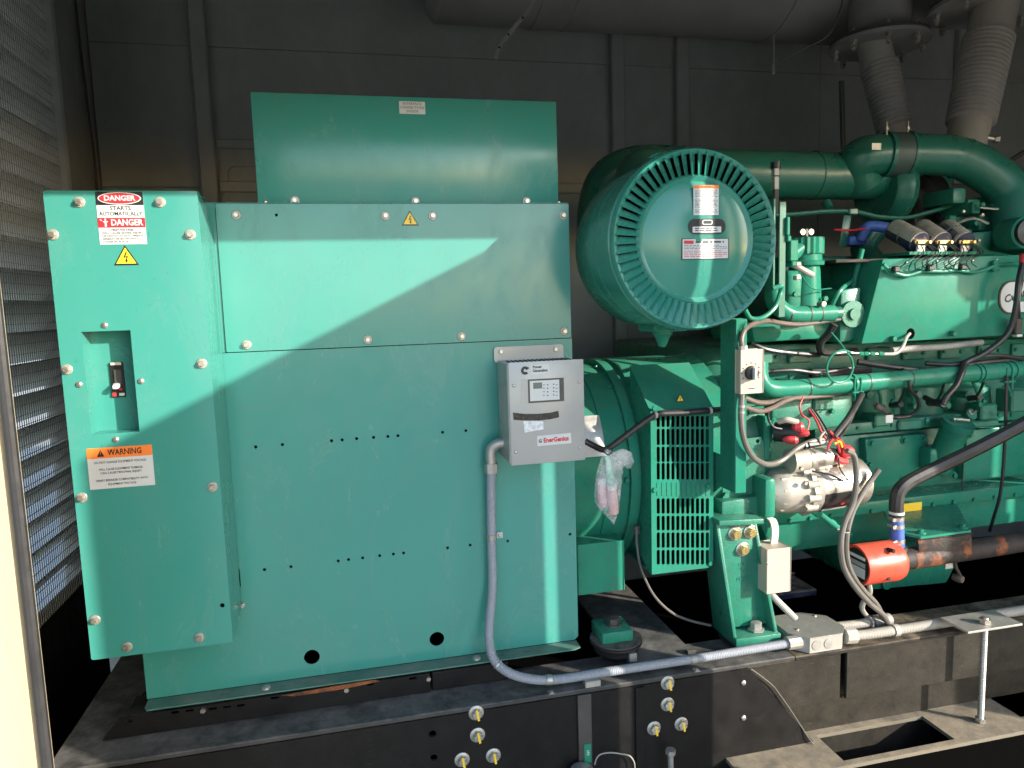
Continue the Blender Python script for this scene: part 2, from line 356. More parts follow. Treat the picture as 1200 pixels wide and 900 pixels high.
def lines(mb, x0, z0, x1, z1, n, Y, h=0.35, gap=0.012):  # rows of print too small to read
    dz = (z1-z0)/n
    for i in range(n):
        x = x0; z = z1-dz*(i+0.5)
        end = x1-(0 if i % 3 else 0.18*(x1-x0)*random.random())
        while x < end:
            wd = min(random.uniform(0.5, 1.8)*gap, end-x)
            mb.box((x, Y-0.0003, z-dz*h/2), (x+wd, Y, z+dz*h/2)); x += wd+gap*0.35

# ================================================================== setting
g = MB(); g.box((-60, -80, -0.3), (60, 60, 0)); o = g.build('ground', M_conc); o['kind'] = 'structure'

YW = -0.8                                     # plane of the door openings
BY = 1.6                                      # back wall
LX = -1.06                                    # louvred end wall
ROOF = 3.6
bw = thing('back_wall', 'charcoal painted back wall of ribbed sheet panels behind the green machine', 'wall', (1.5, BY, 0.3))
edges = [LX, -0.60, 1.40, 1.76, 2.6, 3.5, 4.6]
for a, b in zip(edges, edges[1:]):
    for z0, z1 in ((0.3, 2.224), (2.226, 2.849), (2.851, ROOF)):
        MB().box((a+0.001, BY, z0), (b-0.001, BY+0.03, z1), 0.0015).build('wall_panel', M_wall, bw)
MB().box((LX-0.2, BY+0.031, 0.0), (4.6, BY+0.05, ROOF)).build('backing_sheet', M_wall, bw)
for x in (-0.60, 1.40, 1.76, 3.5):
    MB().box((x-0.035, BY-0.045, 0.3), (x+0.035, BY, ROOF), 0.006).build('rib', M_wall, bw)
MB().box((-0.56, BY-0.02, 2.20), (1.36, BY, 2.25), 0.004).build('rail', M_wall, bw)
MB().box((-0.56, BY-0.02, 2.40), (-0.05, BY, 2.44), 0.004).build('rail', M_wall, bw)
f = rrect(-0.55, 1.75, -0.15, 2.35, 0.05)
MB().plate(f, [rrect(-0.52, 1.78, -0.18, 2.32, 0.035)], BY-0.012, 0.012).build('hatch_frame', M_wall, bw)
MB().tube([(-0.645, BY-0.02, 3.55), (-0.64, BY-0.02, 2.9), (-0.635, BY-0.02, 1.6)], 0.006, 8).build('edge_wire', M_gal, bw)

ew = thing('louvre_wall', 'dark louvred end wall with wire mesh and slanted blades left of the green cover', 'wall', (LX, 0.4, 0.3))
z = 0.66
while z < 3.5:
    pz = [(LX-0.015, z+0.098), (LX-0.125, z-0.012), (LX-0.128, z-0.006), (LX-0.018, z+0.104)]
    MB().prism([(x, -0.78, q) for x, q in pz], (0, 1.92, 0)).build('louvre_blade', M_blade, ew)
    z += 0.105
wm = MB(); y = -0.76
while y < 1.13:
    wm.box((LX-0.0012, y-0.0011, 0.63), (LX+0.0012, y+0.0011, 3.55)); y += 0.0165
z = 0.64
while z < 3.5:
    wm.box((LX-0.003, -0.78, z-0.0009), (LX-0.001, 1.13, z+0.0009)); z += 0.033
wm.build('wire_mesh', M_mesh, ew, smooth=False, kind='stuff')
MB().box((LX-0.06, -0.79, 0.0), (LX, 1.13, 0.63), 0.004).build('lower_panel', M_black, ew)
MB().box((LX-0.14, 1.13, 0.3), (LX+0.03, 1.30, ROOF), 0.008).build('post', M_wall, ew)
MB().box((LX-0.14, 1.303, 0.0), (LX-0.005, BY+0.03, ROOF), 0.003).build('side_sheet', M_wall, ew)
MB().tube([(LX+0.012, 1.46, 3.5), (LX+0.012, 1.45, 2.9), (LX+0.012, 1.47, 2.6), (LX+0.012, 1.5, 2.35), (LX+0.012, 1.48, 2.1), (LX+0.012, 1.46, 1.7)], 0.006, 6).build('drain_tube', M_dark, ew)

rf = thing('enclosure_roof', 'charcoal enclosure roof with a deep door header over the open side', 'roof', (1.5, 0.4, ROOF))
MB().box((LX-0.14, YW-0.03, ROOF), (4.6, BY+0.05, ROOF+0.05)).build('roof_sheet', M_wall, rf)
MB().prism([(x, YW-0.03, z) for x, z in ((LX-0.14, 2.293), (1.76, 2.293), (1.78, 2.372), (4.6, 2.372), (4.6, ROOF-0.003), (LX-0.14, ROOF-0.003))], (0, 0.06, 0)).build('header', M_wall, rf)

MB().plate([(3.19, 2.114), (3.76, 2.114), (3.76, 2.371), (3.15, 2.371), (3.15, 2.15)], [], YW-0.012, 0.012).build('shadow_plate', M_wall, rf)  # unseen plate added below the header, shaped to shade the engine hood

lj = thing('cream_door_post', 'cream painted door post with dark rubber seal at the left edge', 'door post', (-0.6, YW, 0))
MB().prism([(x, y, 0.0) for x, y in ((-0.510, YW-0.012), (-0.518, YW-0.022), (-0.583, YW-0.022), (-0.589, YW-0.026), (-0.66, YW-0.026), (-0.66, YW+0.02), (-0.510, YW+0.02))], (0, 0, 3.6)).build('post', M_cream, lj)
MB().tube([(-0.502, YW-0.022, 0.05), (-0.502, YW-0.022, 3.5)], 0.0085, 10, res=2).build('door_seal', M_rub, lj)
MB().box((-1.2, YW-0.03, 0), (-0.66, YW+0.02, 3.6)).build('side_sheet', M_cream, lj)

cp = thing('door_jamb', 'dark door jamb at the lower right edge beside the base deck', 'door post', (1.43, YW, 0))
MB().box((1.41, YW-0.008, 0), (1.475, YW, 2.30), 0.001).build('post', M_black, cp)
MB().box((1.522, YW-0.010, 0), (1.775, YW+0.0, 2.30), 0.001).build('centre_post', M_black, cp)
d1 = thing('enclosure_door', 'cream enclosure door swung open square to the wall, shading the green cabinet', 'door', (1.44, YW-0.03, 0.3), 'enclosure doors')
MB().box((1.425, YW-1.117, 0.25), (1.465, YW-0.035, 2.295), 0.004).build('leaf', M_cream, d1)
MB().box((1.419, YW-1.115, 0.26), (1.4245, YW-0.037, 2.285), 0.001).build('added_lining', M_wall, d1)  # unseen dark lining added to weaken the cream reflection on the cabinet
for zz in (0.5, 1.3, 2.1): MB().cyl((1.445, YW-0.022, zz-0.05), (1.445, YW-0.022, zz+0.05), 0.011).build('hinge', M_black, d1)
d2 = thing('enclosure_door', 'cream enclosure door swung open beside the engine, shading its far end', 'door', (3.72, YW-0.03, 0.3), 'enclosure doors')
MB().box((3.70, YW-0.795, 0.25), (3.74, YW-0.035, 2.295), 0.004).build('leaf', M_cream, d2)
for zz in (0.5, 1.3, 2.1): MB().cyl((3.72, YW-0.022, zz-0.05), (3.72, YW-0.022, zz+0.05), 0.011).build('hinge', M_black, d2)
MB().box((3.76, YW-0.03, 0), (4.6, YW+0.05, 3.0), 0.004).build('door_jamb', M_black, cp)

ee = thing('end_wall', 'charcoal end wall closing the enclosure beyond the engine', 'wall', (4.6, 0.4, 0))
MB().box((4.6, YW, 0), (4.65, BY, ROOF)).build('wall_sheet', M_wall, ee)


# ================================================================== skid
SK = 0.535
sk = thing('skid_frame', 'black steel skid frame with bolted web carrying the generator', 'frame', (1.0, 0.4, 0))
MB().box((-0.80, -0.15, SK-0.014), (1.285, 0.02, SK), 0.003).build('top_flange', M_plate, sk)
MB().box((1.285, -0.15, SK-0.016), (4.2, 0.02, SK-0.002), 0.003).build('top_flange', M_dusty, sk)
MB().box((-0.80, 0.02, SK-0.016), (-0.66, 1.0, SK-0.002), 0.003).build('cross_flange', M_plate, sk)
MB().box((-0.80, 0.90, SK-0.014), (4.2, 1.0, SK), 0.003).build('rear_flange', M_black, sk)
MB().box((-0.80, 0.02, 0.25), (-0.785, 0.9, SK-0.018), 0.002).build('end_web', M_black, sk)
# front web of the left bay, deeper, with its slanted right edge
wl = []
ga, gb = P(880, 786, -0.149), P(985, 905, -0.149)
slope = (gb.x-ga.x)/(ga.z-gb.z)
web = MB()
hp = [P(x, y, -0.149) for x, y in ((507, 860), (508.5, 888))]
web.plate([(-0.80, 0.15), (ga.x+slope*(ga.z-0.15), 0.15), (ga.x, ga.z), (ga.x-0.01, SK-0.016), (-0.80, SK-0.016)], [circ(p.x, p.z, 0.010) for p in hp], -0.149, 0.0085)
web.build('web_plate', M_black, sk)
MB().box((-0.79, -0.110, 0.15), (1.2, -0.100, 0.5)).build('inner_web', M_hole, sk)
# web of the right bay in two lengths with a slot between them
zt, zb = SK-0.018, P(1000, 818, -0.14).z
s0, s1 = P(985, 790, -0.14).x, P(992, 790, -0.14).x
MB().box((ga.x-0.005, -0.14, zb), (s0, -0.128, zt), 0.002).build('web_plate', M_dusty, sk)
MB().box((s1, -0.14, zb), (4.2, -0.128, zt), 0.002).build('web_plate', M_dusty, sk)
MB().box((ga.x-0.005, -0.085, zb-0.14), (4.2, -0.075, zt-0.02)).build('inner_web', M_dusty, sk)
DZ = 0.24
MB().box((ga.x-0.005, -0.097, DZ+0.001), (4.2, -0.088, DZ+0.10)).build('step_web', M_dusty, sk)
for x, y in ((558, 835), (559.5, 861), (541.5, 890), (578, 885), (782, 800), (782, 825), (766, 853), (798, 848)):
    bolt(sk, P(x, y, -0.149), 'frame')
for x, y in ((871, 800), (871, 841)):
    inst('screw', ME_screw, sk, P(x, y, -0.149))
# small details on the left bay: stiffener bars
a = P(676, 812, -0.15); b = P(692, 812, -0.15)
MB().box((a.x, -0.157, 0.3), (b.x, -0.1505, P(685, 813, -0.15).z), 0.001).build('stiffener', M_dark, sk)
a = P(742, 800, -0.137); b = P(753, 800, -0.137)
MB().box((a.x, -0.156, 0.15), (b.x, -0.1495, SK-0.02), 0.001).build('stiffener', M_black, sk)
MB().box((P(680, 780, -0.1).x, -0.147, SK), (P(690, 780, -0.1).x+0.02, -0.12, SK+0.018), 0.001).build('lug', M_gal, sk)

# base deck in front of the right bay
dk = thing('base_deck', 'dusty black base deck with cut openings under the right skid beam', 'deck', (1.8, -0.25, 0))
c1 = [PZ(x, y, DZ) for x, y in ((950, 863), (1076, 841), (1128, 871), (1000, 897))]
c2 = [PZ(x, y, DZ) for x, y in ((1170, 825), (1230, 815), (1240, 842), (1193, 838))]
yf = PZ(1100, 876, DZ).y
xa = min(c1[0].x, c1[3].x)
x0, x1 = c1[0].x+0.02, c1[1].x+0.02; y1, y0 = c1[0].y, c1[2].y
dm = MB()
def strip(xa, ya, xb, yb): dm.box((xa, ya, DZ-0.012), (xb, yb, DZ))
es = []
X0, X1, Y1, Y0 = 1.05, 4.2, -0.095, yf
yb_ = yf+0.022
holes = [[(x0, y1), (x1, y1), (x1, yb_), (x0, yb_)], [(x1+0.30, y1+0.04), (x1+0.75, y1+0.04), (x1+0.75, y1-0.09), (x1+0.30, y1-0.09)]]
for loop in [[(X0, Y0), (X1, Y0), (X1, Y1), (X0, Y1)]]+holes:
    vs = [dm.bm.verts.new((x, y, DZ)) for x, y in loop]
    es += [dm.bm.edges.new((vs[i], vs[(i+1) % len(vs)])) for i in range(len(vs))]
r = bmesh.ops.triangle_fill(dm.bm, use_beauty=True, use_dissolve=False, edges=es, normal=(0, 0, 1))
e = bmesh.ops.extrude_face_region(dm.bm, geom=[q for q in r['geom'] if isinstance(q, bmesh.types.BMFace)])
for q in e['geom']:
    if isinstance(q, bmesh.types.BMVert): q.co.z -= 0.012
dm.build('deck_plate', M_deck, dk, smooth=False)
MB().box((X0, Y0+0.006, 0.06), (X1, Y0+0.012, DZ-0.013), 0.001).build('front_fascia', M_hole, dk)  # coloured near-black for the shade below the deck edge
MB().box((x0-0.05, y1+0.012, 0.06), (x1+0.05, y1+0.02, DZ-0.013)).build('inner_baffle', M_dusty, dk)
MB().box((-1.2, Y0+0.02, 0.075), (4.55, BY, 0.085)).build('tank_top', M_hole, dk)  # floor coloured near-black for the deep shade under the engine
MB().box((x0-0.03, Y0+0.01, 0.12), (x1+0.02, yb_+0.07, 0.128), 0.002).build('lower_flange', M_dusty, dk)

# mounting rail under the cabinet
mr = thing('mounting_rail', 'black slotted rail under the green cabinet on the skid flange', 'rail', (-0.2, -0.02, SK))
a = P(105, 866, -0.045); b = P(200, 838, -0.045); xe = P(504, 800, -0.045).x
sl = []
for x, y in ((150, 846), (205, 835), (222, 833), (249, 831), (266, 829), (282, 827), (322, 818), (398, 808), (434, 802), (484, 795)):
    p = P(x, y, -0.045); sl.append(rrect(p.x-0.011, p.z-0.0035, p.x+0.011, p.z+0.0035, 0.003, 2))
MB().plate([(-0.70, SK+0.002), (xe, SK+0.002), (xe, 0.594), (-0.60, 0.594), (-0.655, 0.590)], sl, -0.045, 0.005).build('face', M_black, mr)
MB().box((-0.64, -0.039, 0.588), (xe, 0.06, 0.594), 0.001).build('top', M_black, mr)
for x, y in ((238, 832), (406, 808), (502, 795)): inst('bolt', ME_bolt, mr, P(x, y, -0.045))
rb = thing('rail_block', 'grey dusty steel block filling the gap beside the slotted rail', 'block', (0.3, -0.02, SK))
pbox(MB(), 507, 788, 590, 812, -0.043, 0.04, 0.003)
MB().box((xe+0.006, -0.042, SK+0.002), (P(596, 790, -0.042).x, 0.06, 0.592), 0.003).build('block', M_black, rb)
q = [P(x, y, -0.0462) for x, y in ((330, 815), (352, 811), (395, 803.5), (440, 796.5), (445, 798.5), (400, 808), (372, 812), (345, 816))]
MB().prism([(k.x, -0.0462, k.z) for k in q], (0, 0.001, 0)).build('rust_stain', M_scale, mr)
# cross plate carrying the alternator foot
xp = thing('cross_plate', 'flat dark steel plate running back under the alternator foot', 'plate', (0.75, 0, SK))
zc = 0.556
pts = [PZ(x, y, zc) for x, y in ((735, 775), (812, 764), (757, 700), (679, 691))]
wx = pts[1].x-pts[0].x
pts = [V(pts[0].x, -0.085, zc), V(pts[0].x+wx, -0.085, zc), V(pts[0].x+wx, 0.55, zc), V(pts[0].x, 0.55, zc)]
MB().prism(pts, (0, 0, -0.012)).build('plate', M_plate, xp)
pbox(MB(), 738, 766, 747, 777, -0.09, -0.07, 0.002).build('end_bolt', M_gal, xp)
pbox(MB(), 806, 762, 816, 768, -0.088, -0.07, 0.001).build('end_clip', M_dark, xp)

# ================================================================== alternator cabinet
ac = thing('alternator_cabinet', 'large green sheet metal cabinet with bolted upper panel and rows of small holes', 'cabinet', (0.02, 0, 0.594))
FX0, FX1, FZ0, FZ1, SZ = -0.596, 0.631, 0.611, 1.927, 1.5415
row1 = [(299.6, 523.8), (331, 521), (388.5, 516.5), (401, 515.5), (418, 514), (437.8, 512.6), (454.6, 511.5), (466.4, 510.6), (518.7, 506.5), (546, 504.7)]
row2 = [(310, 667.5), (341, 664), (396.4, 657.3), (408.5, 655.8), (425, 653.8), (445, 651.2), (461, 649.3), (473, 648), (524.5, 642), (551, 638.8), (595, 634), (668, 626)]
hs = [circ(P(x, y, 0).x, P(x, y, 0).z, 0.0044, 10) for x, y in row1+row2]
hs += [circ(P(x, y, 0).x, P(x, y, 0).z, 0.0215, 28) for x, y in ((365.5, 770), (512, 748.8))]
MB().plate([(FX0, FZ0), (FX1-0.012, FZ0), (FX1, FZ0+0.01), (FX1, SZ-0.001), (FX0, SZ-0.001)], hs, 0, 0.003).build('lower_panel', M_green, ac)
h3 = P(324, 252, -0.003)
MB().plate(rrect(-0.325, SZ+0.0015, FX1-0.003, FZ1, 0.004), [circ(h3.x, h3.z, 0.004, 10)], -0.004, 0.004).build('upper_panel', M_green, ac)
MB().box((FX0, 0.0005, SZ+0.0005), (-0.327, 0.003, FZ1)).build('upper_panel', M_green, ac)
MB().box((FX0, 0.004, FZ0), (FX0+0.003, 0.75, FZ1), 0.001).build('side_panel', M_green, ac)
MB().box((FX1-0.003, 0.004, FZ0+0.01), (FX1, 0.75, FZ1), 0.001).build('side_panel', M_green, ac)
MB().box((FX0+0.004, -0.001, FZ1+0.001), (FX1, 0.75, FZ1+0.004), 0.001).build('top_panel', M_green, ac)
MB().box((FX0+0.004, 0.4, FZ0), (FX1-0.004, 0.403, FZ1)).build('inner_sheet', M_hole, ac)  # near-black sheets stand for the shade seen through the panel holes
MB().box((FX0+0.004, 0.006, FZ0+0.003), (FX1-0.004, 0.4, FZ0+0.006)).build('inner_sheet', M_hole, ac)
sl = []
for x, y in ((262, 813), (334, 803), (586, 766), (617, 762)):
    p = PZ(x, y, FZ0)
    sl.append((p.x, p.y))
fl = MB(); es = []
for loop in [[(FX0+0.012, -0.055), (FX1-0.03, -0.055), (FX1-0.008, -0.046), (FX1-0.008, -0.002), (FX0+0.004, -0.002), (FX0+0.004, -0.04)]]+[[(x-0.011, -0.031), (x+0.011, -0.031), (x+0.011, -0.025), (x-0.011, -0.025)] for x, y in sl]:
    vs = [fl.bm.verts.new((x, y, FZ0-0.001)) for x, y in loop]
    es += [fl.bm.edges.new((vs[i], vs[(i+1) % len(vs)])) for i in range(len(vs))]
r = bmesh.ops.triangle_fill(fl.bm, use_beauty=True, use_dissolve=False, edges=es, normal=(0, 0, 1))
e = bmesh.ops.extrude_face_region(fl.bm, geom=[q for q in r['geom'] if isinstance(q, bmesh.types.BMFace)])
for q in e['geom']:
    if isinstance(q, bmesh.types.BMVert): q.co.z -= 0.004
fl.build('foot_flange', mat('dusty green flange', (0.05, 0.15, 0.115), 0.5, vary=0.25, vscale=10, bump=0.1, dust=0.9, dustcol=(0.22, 0.2, 0.17)), ac)
for x, y in ((312, 804), (557, 767)):
    p = PZ(x, y, FZ0); inst('rivet', roundhead(0.013, 0.007, M_gal), ac, (p.x, -0.028, FZ0-0.001), (0, 0, 0))
for x, y in ((277, 252), (451.7, 253), (507, 253), (659.5, 252.5), (289, 404), (431, 398), (541, 394), (661, 388)):
    bolt(ac, P(x, y, -0.004))
# voltage triangle
def volt(parent, cx, cy, px, Y):
    p = P(cx, cy, Y); r = rp(cx, cy, Y, px)
    def tri(k, dz=0): return [(p.x, p.z+r*1.0*k), (p.x-r*1.0*k, p.z-r*0.72*k), (p.x+r*1.0*k, p.z-r*0.72*k)]
    o = MB().prism([(x, Y-0.0004, z) for x, z in tri(1)], (0, 0.0004, 0)).build('warning_triangle', M_ink, parent)
    MB().prism([(x, Y-0.0008, z) for x, z in tri(0.80)], (0, 0.0003, 0)).build('yellow_field', M_yellow, o)
    q = [(0.02, 0.48), (-0.2, -0.02), (0.06, 0.06), (-0.02, -0.22), (-0.12, -0.2), (0.06, -0.45), (0.16, -0.16), (0.06, -0.19), (0.2, 0.18), (-0.04, 0.10), (0.14, 0.48)]
    MB().prism([(p.x+r*a, Y-0.0012, p.z+r*(b-0.08)) for a, b in q], (0, 0.0003, 0)).build('bolt_symbol', M_ink, o)
    return o
volt(ac, 480.5, 257, 10, -0.0042)
# marks on the sheet
for x, y in ((377, 578), (411, 695)): pass

# ================================================================== interface box on top
ib = thing('interface_box', 'green sheet metal box standing on the cabinet top', 'box', (0.19, 0.02, FZ1+0.004))
UX0, UX1, UZ1 = -0.2225, 0.606, 2.216
MB().box((UX0, 0.02, FZ1+0.0045), (UX1, 0.55, UZ1), 0.0025, 2).build('body', M_green, ib)
for x, y in ((345.5, 235), (487, 236), (617, 236)): bolt(ib, P(x, y, 0.0195))
for x, y in ((311, 236.5), (655, 237)): inst('screw', ME_small, ib, P(x, y, 0.0195))
a = pr(467.5, 134, 498.5, 118.5, 0.0195)
lb = MB(); x0, z0, x1, z1 = a[0], a[1], a[2], a[3]
z0, z1 = min(z0, z1), max(z0, z1)
o = quadbox(lb, x0, z0, x1, z1, 0.0194).build('label_plate', M_white, ib)
t = MB(); cx = (x0+x1)/2; hh = (z1-z0)
for i, s in enumerate(('INTERFACE', 'CONNECTIONS', 'INSIDE')):
    text(t, s, cx, z1-hh*(0.2+0.3*i), 0.0186, hh*0.29, width=(x1-x0)*(0.72, 0.92, 0.45)[i])
t.build('lettering', M_ink, o, smooth=False)

# ================================================================== breaker cover
bc = thing('breaker_cover', 'tall green cover box bolted over the cabinet, with recessed breaker and danger labels', 'cover', (-0.5, -0.08, 0.81))
CY = -0.17
tl, trr, bl, br = P(50, 223, CY), P(231, 224, CY), P(107, 773, CY), P(273, 753.5, CY)
cx0, cx1, cz0, cz1 = (tl.x+bl.x)/2, (trr.x+br.x)/2, (bl.z+br.z)/2, (tl.z+trr.z)/2
rx0, rx1, rz0, rz1 = -0.611, -0.5065, 1.3715, 1.6135
h4 = P(260.5, 709.5, CY)
MB().plate(rrect(cx0, cz0, cx1, cz1, 0.006), [[(rx0, rz0), (rx1, rz0), (rx1, rz1), (rx0, rz1)], circ(h4.x, h4.z, 0.006, 10)], CY, 0.003).build('front_panel', M_green, bc)
RB = CY+0.055
rec = MB()
rec.box((rx0-0.002, CY+0.0032, rz0-0.002), (rx0, RB, rz1+0.002)); rec.box((rx1, CY+0.0032, rz0-0.002), (rx1+0.002, RB, rz1+0.002))
rec.box((rx0, CY+0.0032, rz0-0.002), (rx1, RB, rz0)); rec.box((rx0, CY+0.0032, rz1), (rx1, RB, rz1+0.002))
rec.box((rx0-0.002, RB+0.0002, rz0-0.002), (rx1+0.002, RB+0.002, rz1+0.002)); rec.build('recess', M_green, bc)
s = [(CY+0.0032, cz1), (CY+0.02, cz1), (-0.06, cz1-0.03), (-0.0045, cz1-0.10), (-0.0045, cz0+0.03), (CY+0.0032, cz0)]
MB().prism([(cx1-0.003, y, z) for y, z in s], (0.003, 0, 0)).build('side_panel', M_green, bc)
MB().box((cx0, CY+0.0032, cz0), (cx0+0.003, -0.005, cz1), 0.001).build('side_panel', M_green, bc)
MB().box((cx0+0.003, CY+0.0032, cz1-0.003), (cx1-0.003, -0.06, cz1)).build('top_panel', M_green, bc)
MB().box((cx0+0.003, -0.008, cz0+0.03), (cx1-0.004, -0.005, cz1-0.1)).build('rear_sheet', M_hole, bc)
for x, y in ((93, 237), (187.5, 237), (62, 275), (223, 275), (78.5, 433), (236.5, 426), (96, 583), (249, 570.5), (111.5, 726.5), (149, 758), (233.5, 747)):
    bolt(bc, P(x, y, CY))
for x, y in ((123, 381), (93, 450.5), (165.5, 446.5), (136, 515)):
    o = inst('screw', ME_screw, bc, P(x, y, CY), scale=0.85)
p = PX(281, 677, cx1); MB().prism([(cx1+0.0003, p.y+math.cos(t)*0.009, p.z+math.sin(t)*0.026) for t in [2*PI*i/14 for i in range(14)]], (0.0004, 0, 0)).build('slot', M_hole, bc)
for x, y in ((285, 708), (278, 723)):
    p = P(x, y, -0.03); MB().cyl(p, p+V(0.0, -0.012, 0), 0.0055).cyl(p+V(0, -0.012, 0), p+V(0, -0.018, 0), 0.004).build('standoff', M_steel, bc)
# labels on the cover
def label(parent, name, px0, py0, px1, py1, Y, m=None):
    a = pr(px0, py1, px1, py0, Y); x0, x1 = a[0], a[2]; z0, z1 = min(a[1], a[3]), max(a[1], a[3])
    a2 = P(px0, py0, Y), P(px1, py1, Y)
    x0, z1, x1, z0 = a2[0].x, a2[0].z, a2[1].x, a2[1].z
    o = quadbox(MB(), x0, z0, x1, z1, Y-0.0002).build(name, m or M_white, parent)
    return o, x0, z0, x1, z1
YL = CY
o, x0, z0, x1, z1 = label(bc, 'danger_label', 111.5, 224.5, 172.5, 286, YL)
H = z1-z0; W = x1-x0; cx = (x0+x1)/2
quadbox(MB(), x0, z1-H*0.255, x1, z1, YL-0.0009, 0.0003).build('header_band', M_ink, o)
MB().prism([(cx+math.cos(t)*W*0.46, YL-0.0016, z1-H*0.128+math.sin(t)*H*0.118) for t in [2*PI*i/36 for i in range(36)]], (0, 0.0003, 0)).build('oval_rim', M_white, o)
MB().prism([(cx+math.cos(t)*W*0.435, YL-0.002, z1-H*0.128+math.sin(t)*H*0.100) for t in [2*PI*i/36 for i in range(36)]], (0, 0.0003, 0)).build('oval', M_red, o)
quadbox(MB(), x0, z1-H*0.68, x1, z1-H*0.495, YL-0.0009, 0.0003).build('danger_band', M_red, o)
t = MB(); text(t, 'DANGER', cx, z1-H*0.128, YL-0.0022, H*0.135, width=W*0.66, bold=0.03); t.build('lettering', M_white, o, smooth=False)
t = MB(); text(t, 'DANGER', x0+W*0.61, z1-H*0.588, YL-0.0013, H*0.165, width=W*0.68, bold=0.03)
px_, pz_ = x0+W*0.16, z1-H*0.588
t.box((px_-W*0.02, YL-0.0016, pz_-H*0.075), (px_+W*0.02, YL-0.0013, pz_+H*0.04)); t.box((px_-W*0.05, YL-0.00161, pz_+H*0.008), (px_+W*0.05, YL-0.0013, pz_+H*0.03))
t.prism([(px_+math.cos(k)*W*0.02, YL-0.0016, pz_+H*0.062+math.sin(k)*W*0.02) for k in [2*PI*i/10 for i in range(10)]], (0, 0.0003, 0))
t.prism([(px_-W*0.11, YL-0.0016, pz_+H*0.07), (px_-W*0.06, YL-0.0016, pz_+H*0.045), (px_-W*0.085, YL-0.0016, pz_+H*0.04), (px_-W*0.05, YL-0.0016, pz_+H*0.02), (px_-W*0.115, YL-0.0016, pz_+H*0.05)], (0, 0.0003, 0))
t.build('lettering', M_white, o, smooth=False)
t = MB(); text(t, 'STARTS', cx, z1-H*0.315, YL-0.0009, H*0.105, width=W*0.44, bold=0.012)
text(t, 'AUTOMATICALLY', cx, z1-H*0.42, YL-0.0009, H*0.105, width=W*0.92, bold=0.012)
t.build('lettering', M_ink, o, smooth=False)
t = MB(); text(t, 'HIGH VOLTAGE', cx, z1-H*0.725, YL-0.0009, H*0.052, width=W*0.46, bold=0.03)
for i, s in enumerate(('WILL CAUSE SEVERE INJURY', 'OR DEATH. DO NOT OPERATE', 'GENERATOR SET WITHOUT', 'COVER IN PLACE.')):
    text(t, s, x0+W*0.06, z1-H*(0.785+0.056*i), YL-0.0009, H*0.052, align='LEFT', width=W*(0.88, 0.88, 0.78, 0.55)[i], bold=0.01)
t.build('lettering', M_ink, o, smooth=False)
volt(bc, 147.5, 301, 13.5, YL)
o, x0, z0, x1, z1 = label(bc, 'warning_label', 101, 526, 182, 568, YL)
H = z1-z0; W = x1-x0; cx = (x0+x1)/2
quadbox(MB(), x0, z1-H*0.255, x1, z1, YL-0.0009, 0.0003).build('header_band', M_orange, o)
t = MB(); text(t, 'WARNING', x0+W*0.58, z1-H*0.128, YL-0.0013, H*0.20, width=W*0.52, bold=0.02)
t.prism([(x0+W*(0.21+a), YL-0.0016, z1-H*b) for a, b in ((-0.055, 0.215), (0.055, 0.215), (0, 0.045))], (0, 0.0003, 0))
for i, s in enumerate(('DO NOT CHANGE EQUIPMENT VOLTAGE.', 'WILL CAUSE EQUIPMENT DAMAGE.', 'CAN CAUSE PERSONAL INJURY.', 'VERIFY BREAKER COMPATIBILITY WITH', 'EQUIPMENT VOLTAGE.')):
    text(t, s, cx, z1-H*(0.36, 0.53, 0.62, 0.80, 0.90)[i], YL-0.0009, H*0.075, width=W*(0.80, 0.68, 0.64, 0.80, 0.44)[i], bold=0.015)
t.build('lettering', M_ink, o, smooth=False)
quadbox(MB(), x0+W*0.207, z1-H*0.17, x0+W*0.213, z1-H*0.09, YL-0.002, 0.0002).build('exclamation', M_orange, o)
# the breaker in its recess
bk = thing('circuit_breaker', 'small black circuit breaker with white toggle inside the recess', 'breaker', P(136, 466, RB))
a = pr(127.5, 465, 147.5, 425, RB-0.006); a = (a[0], min(a[1], a[3]), a[2], max(a[1], a[3]))
x0, z0, x1, z1 = a; W = x1-x0; H = z1-z0
MB().box((x0, RB-0.006, z0), (x1, RB, z1), 0.0015).build('case', M_ink, bk)
MB().box((x0+W*0.1, RB-0.009, z1-H*0.08), (x1-W*0.1, RB-0.0062, z1), 0.001).build('top_strip', M_tan, bk)
MB().box((x0+W*0.3, RB-0.010, z0+H*0.38), (x0+W*0.85, RB-0.0062, z1-H*0.2), 0.001).build('escutcheon', M_dark, bk)
MB().hexa([(x0+W*0.3, RB-0.028, z0+H*0.26), (x0+W*0.7, RB-0.028, z0+H*0.26), (x0+W*0.7, RB-0.028, z0+H*0.36), (x0+W*0.3, RB-0.028, z0+H*0.36), (x0+W*0.25, RB-0.0102, z0+H*0.30), (x0+W*0.75, RB-0.0102, z0+H*0.30), (x0+W*0.75, RB-0.0102, z0+H*0.42), (x0+W*0.25, RB-0.0102, z0+H*0.42)], 0.001).build('toggle', M_white, bk)
MB().box((x0+W*0.06, RB-0.0075, z0+H*0.03), (x0+W*0.34, RB-0.0062, z0+H*0.14)).build('trip_button', M_boot, bk)
MB().box((x0+W*0.55, RB-0.0075, z0+H*0.04), (x0+W*0.94, RB-0.0062, z0+H*0.12)).build('rating_plate', M_white, bk)
MB().box((x0+W*0.6, RB-0.011, z0+H*0.2), (x0+W*0.8, RB-0.0062, z0+H*0.26)).build('trip_button', M_boot, bk)

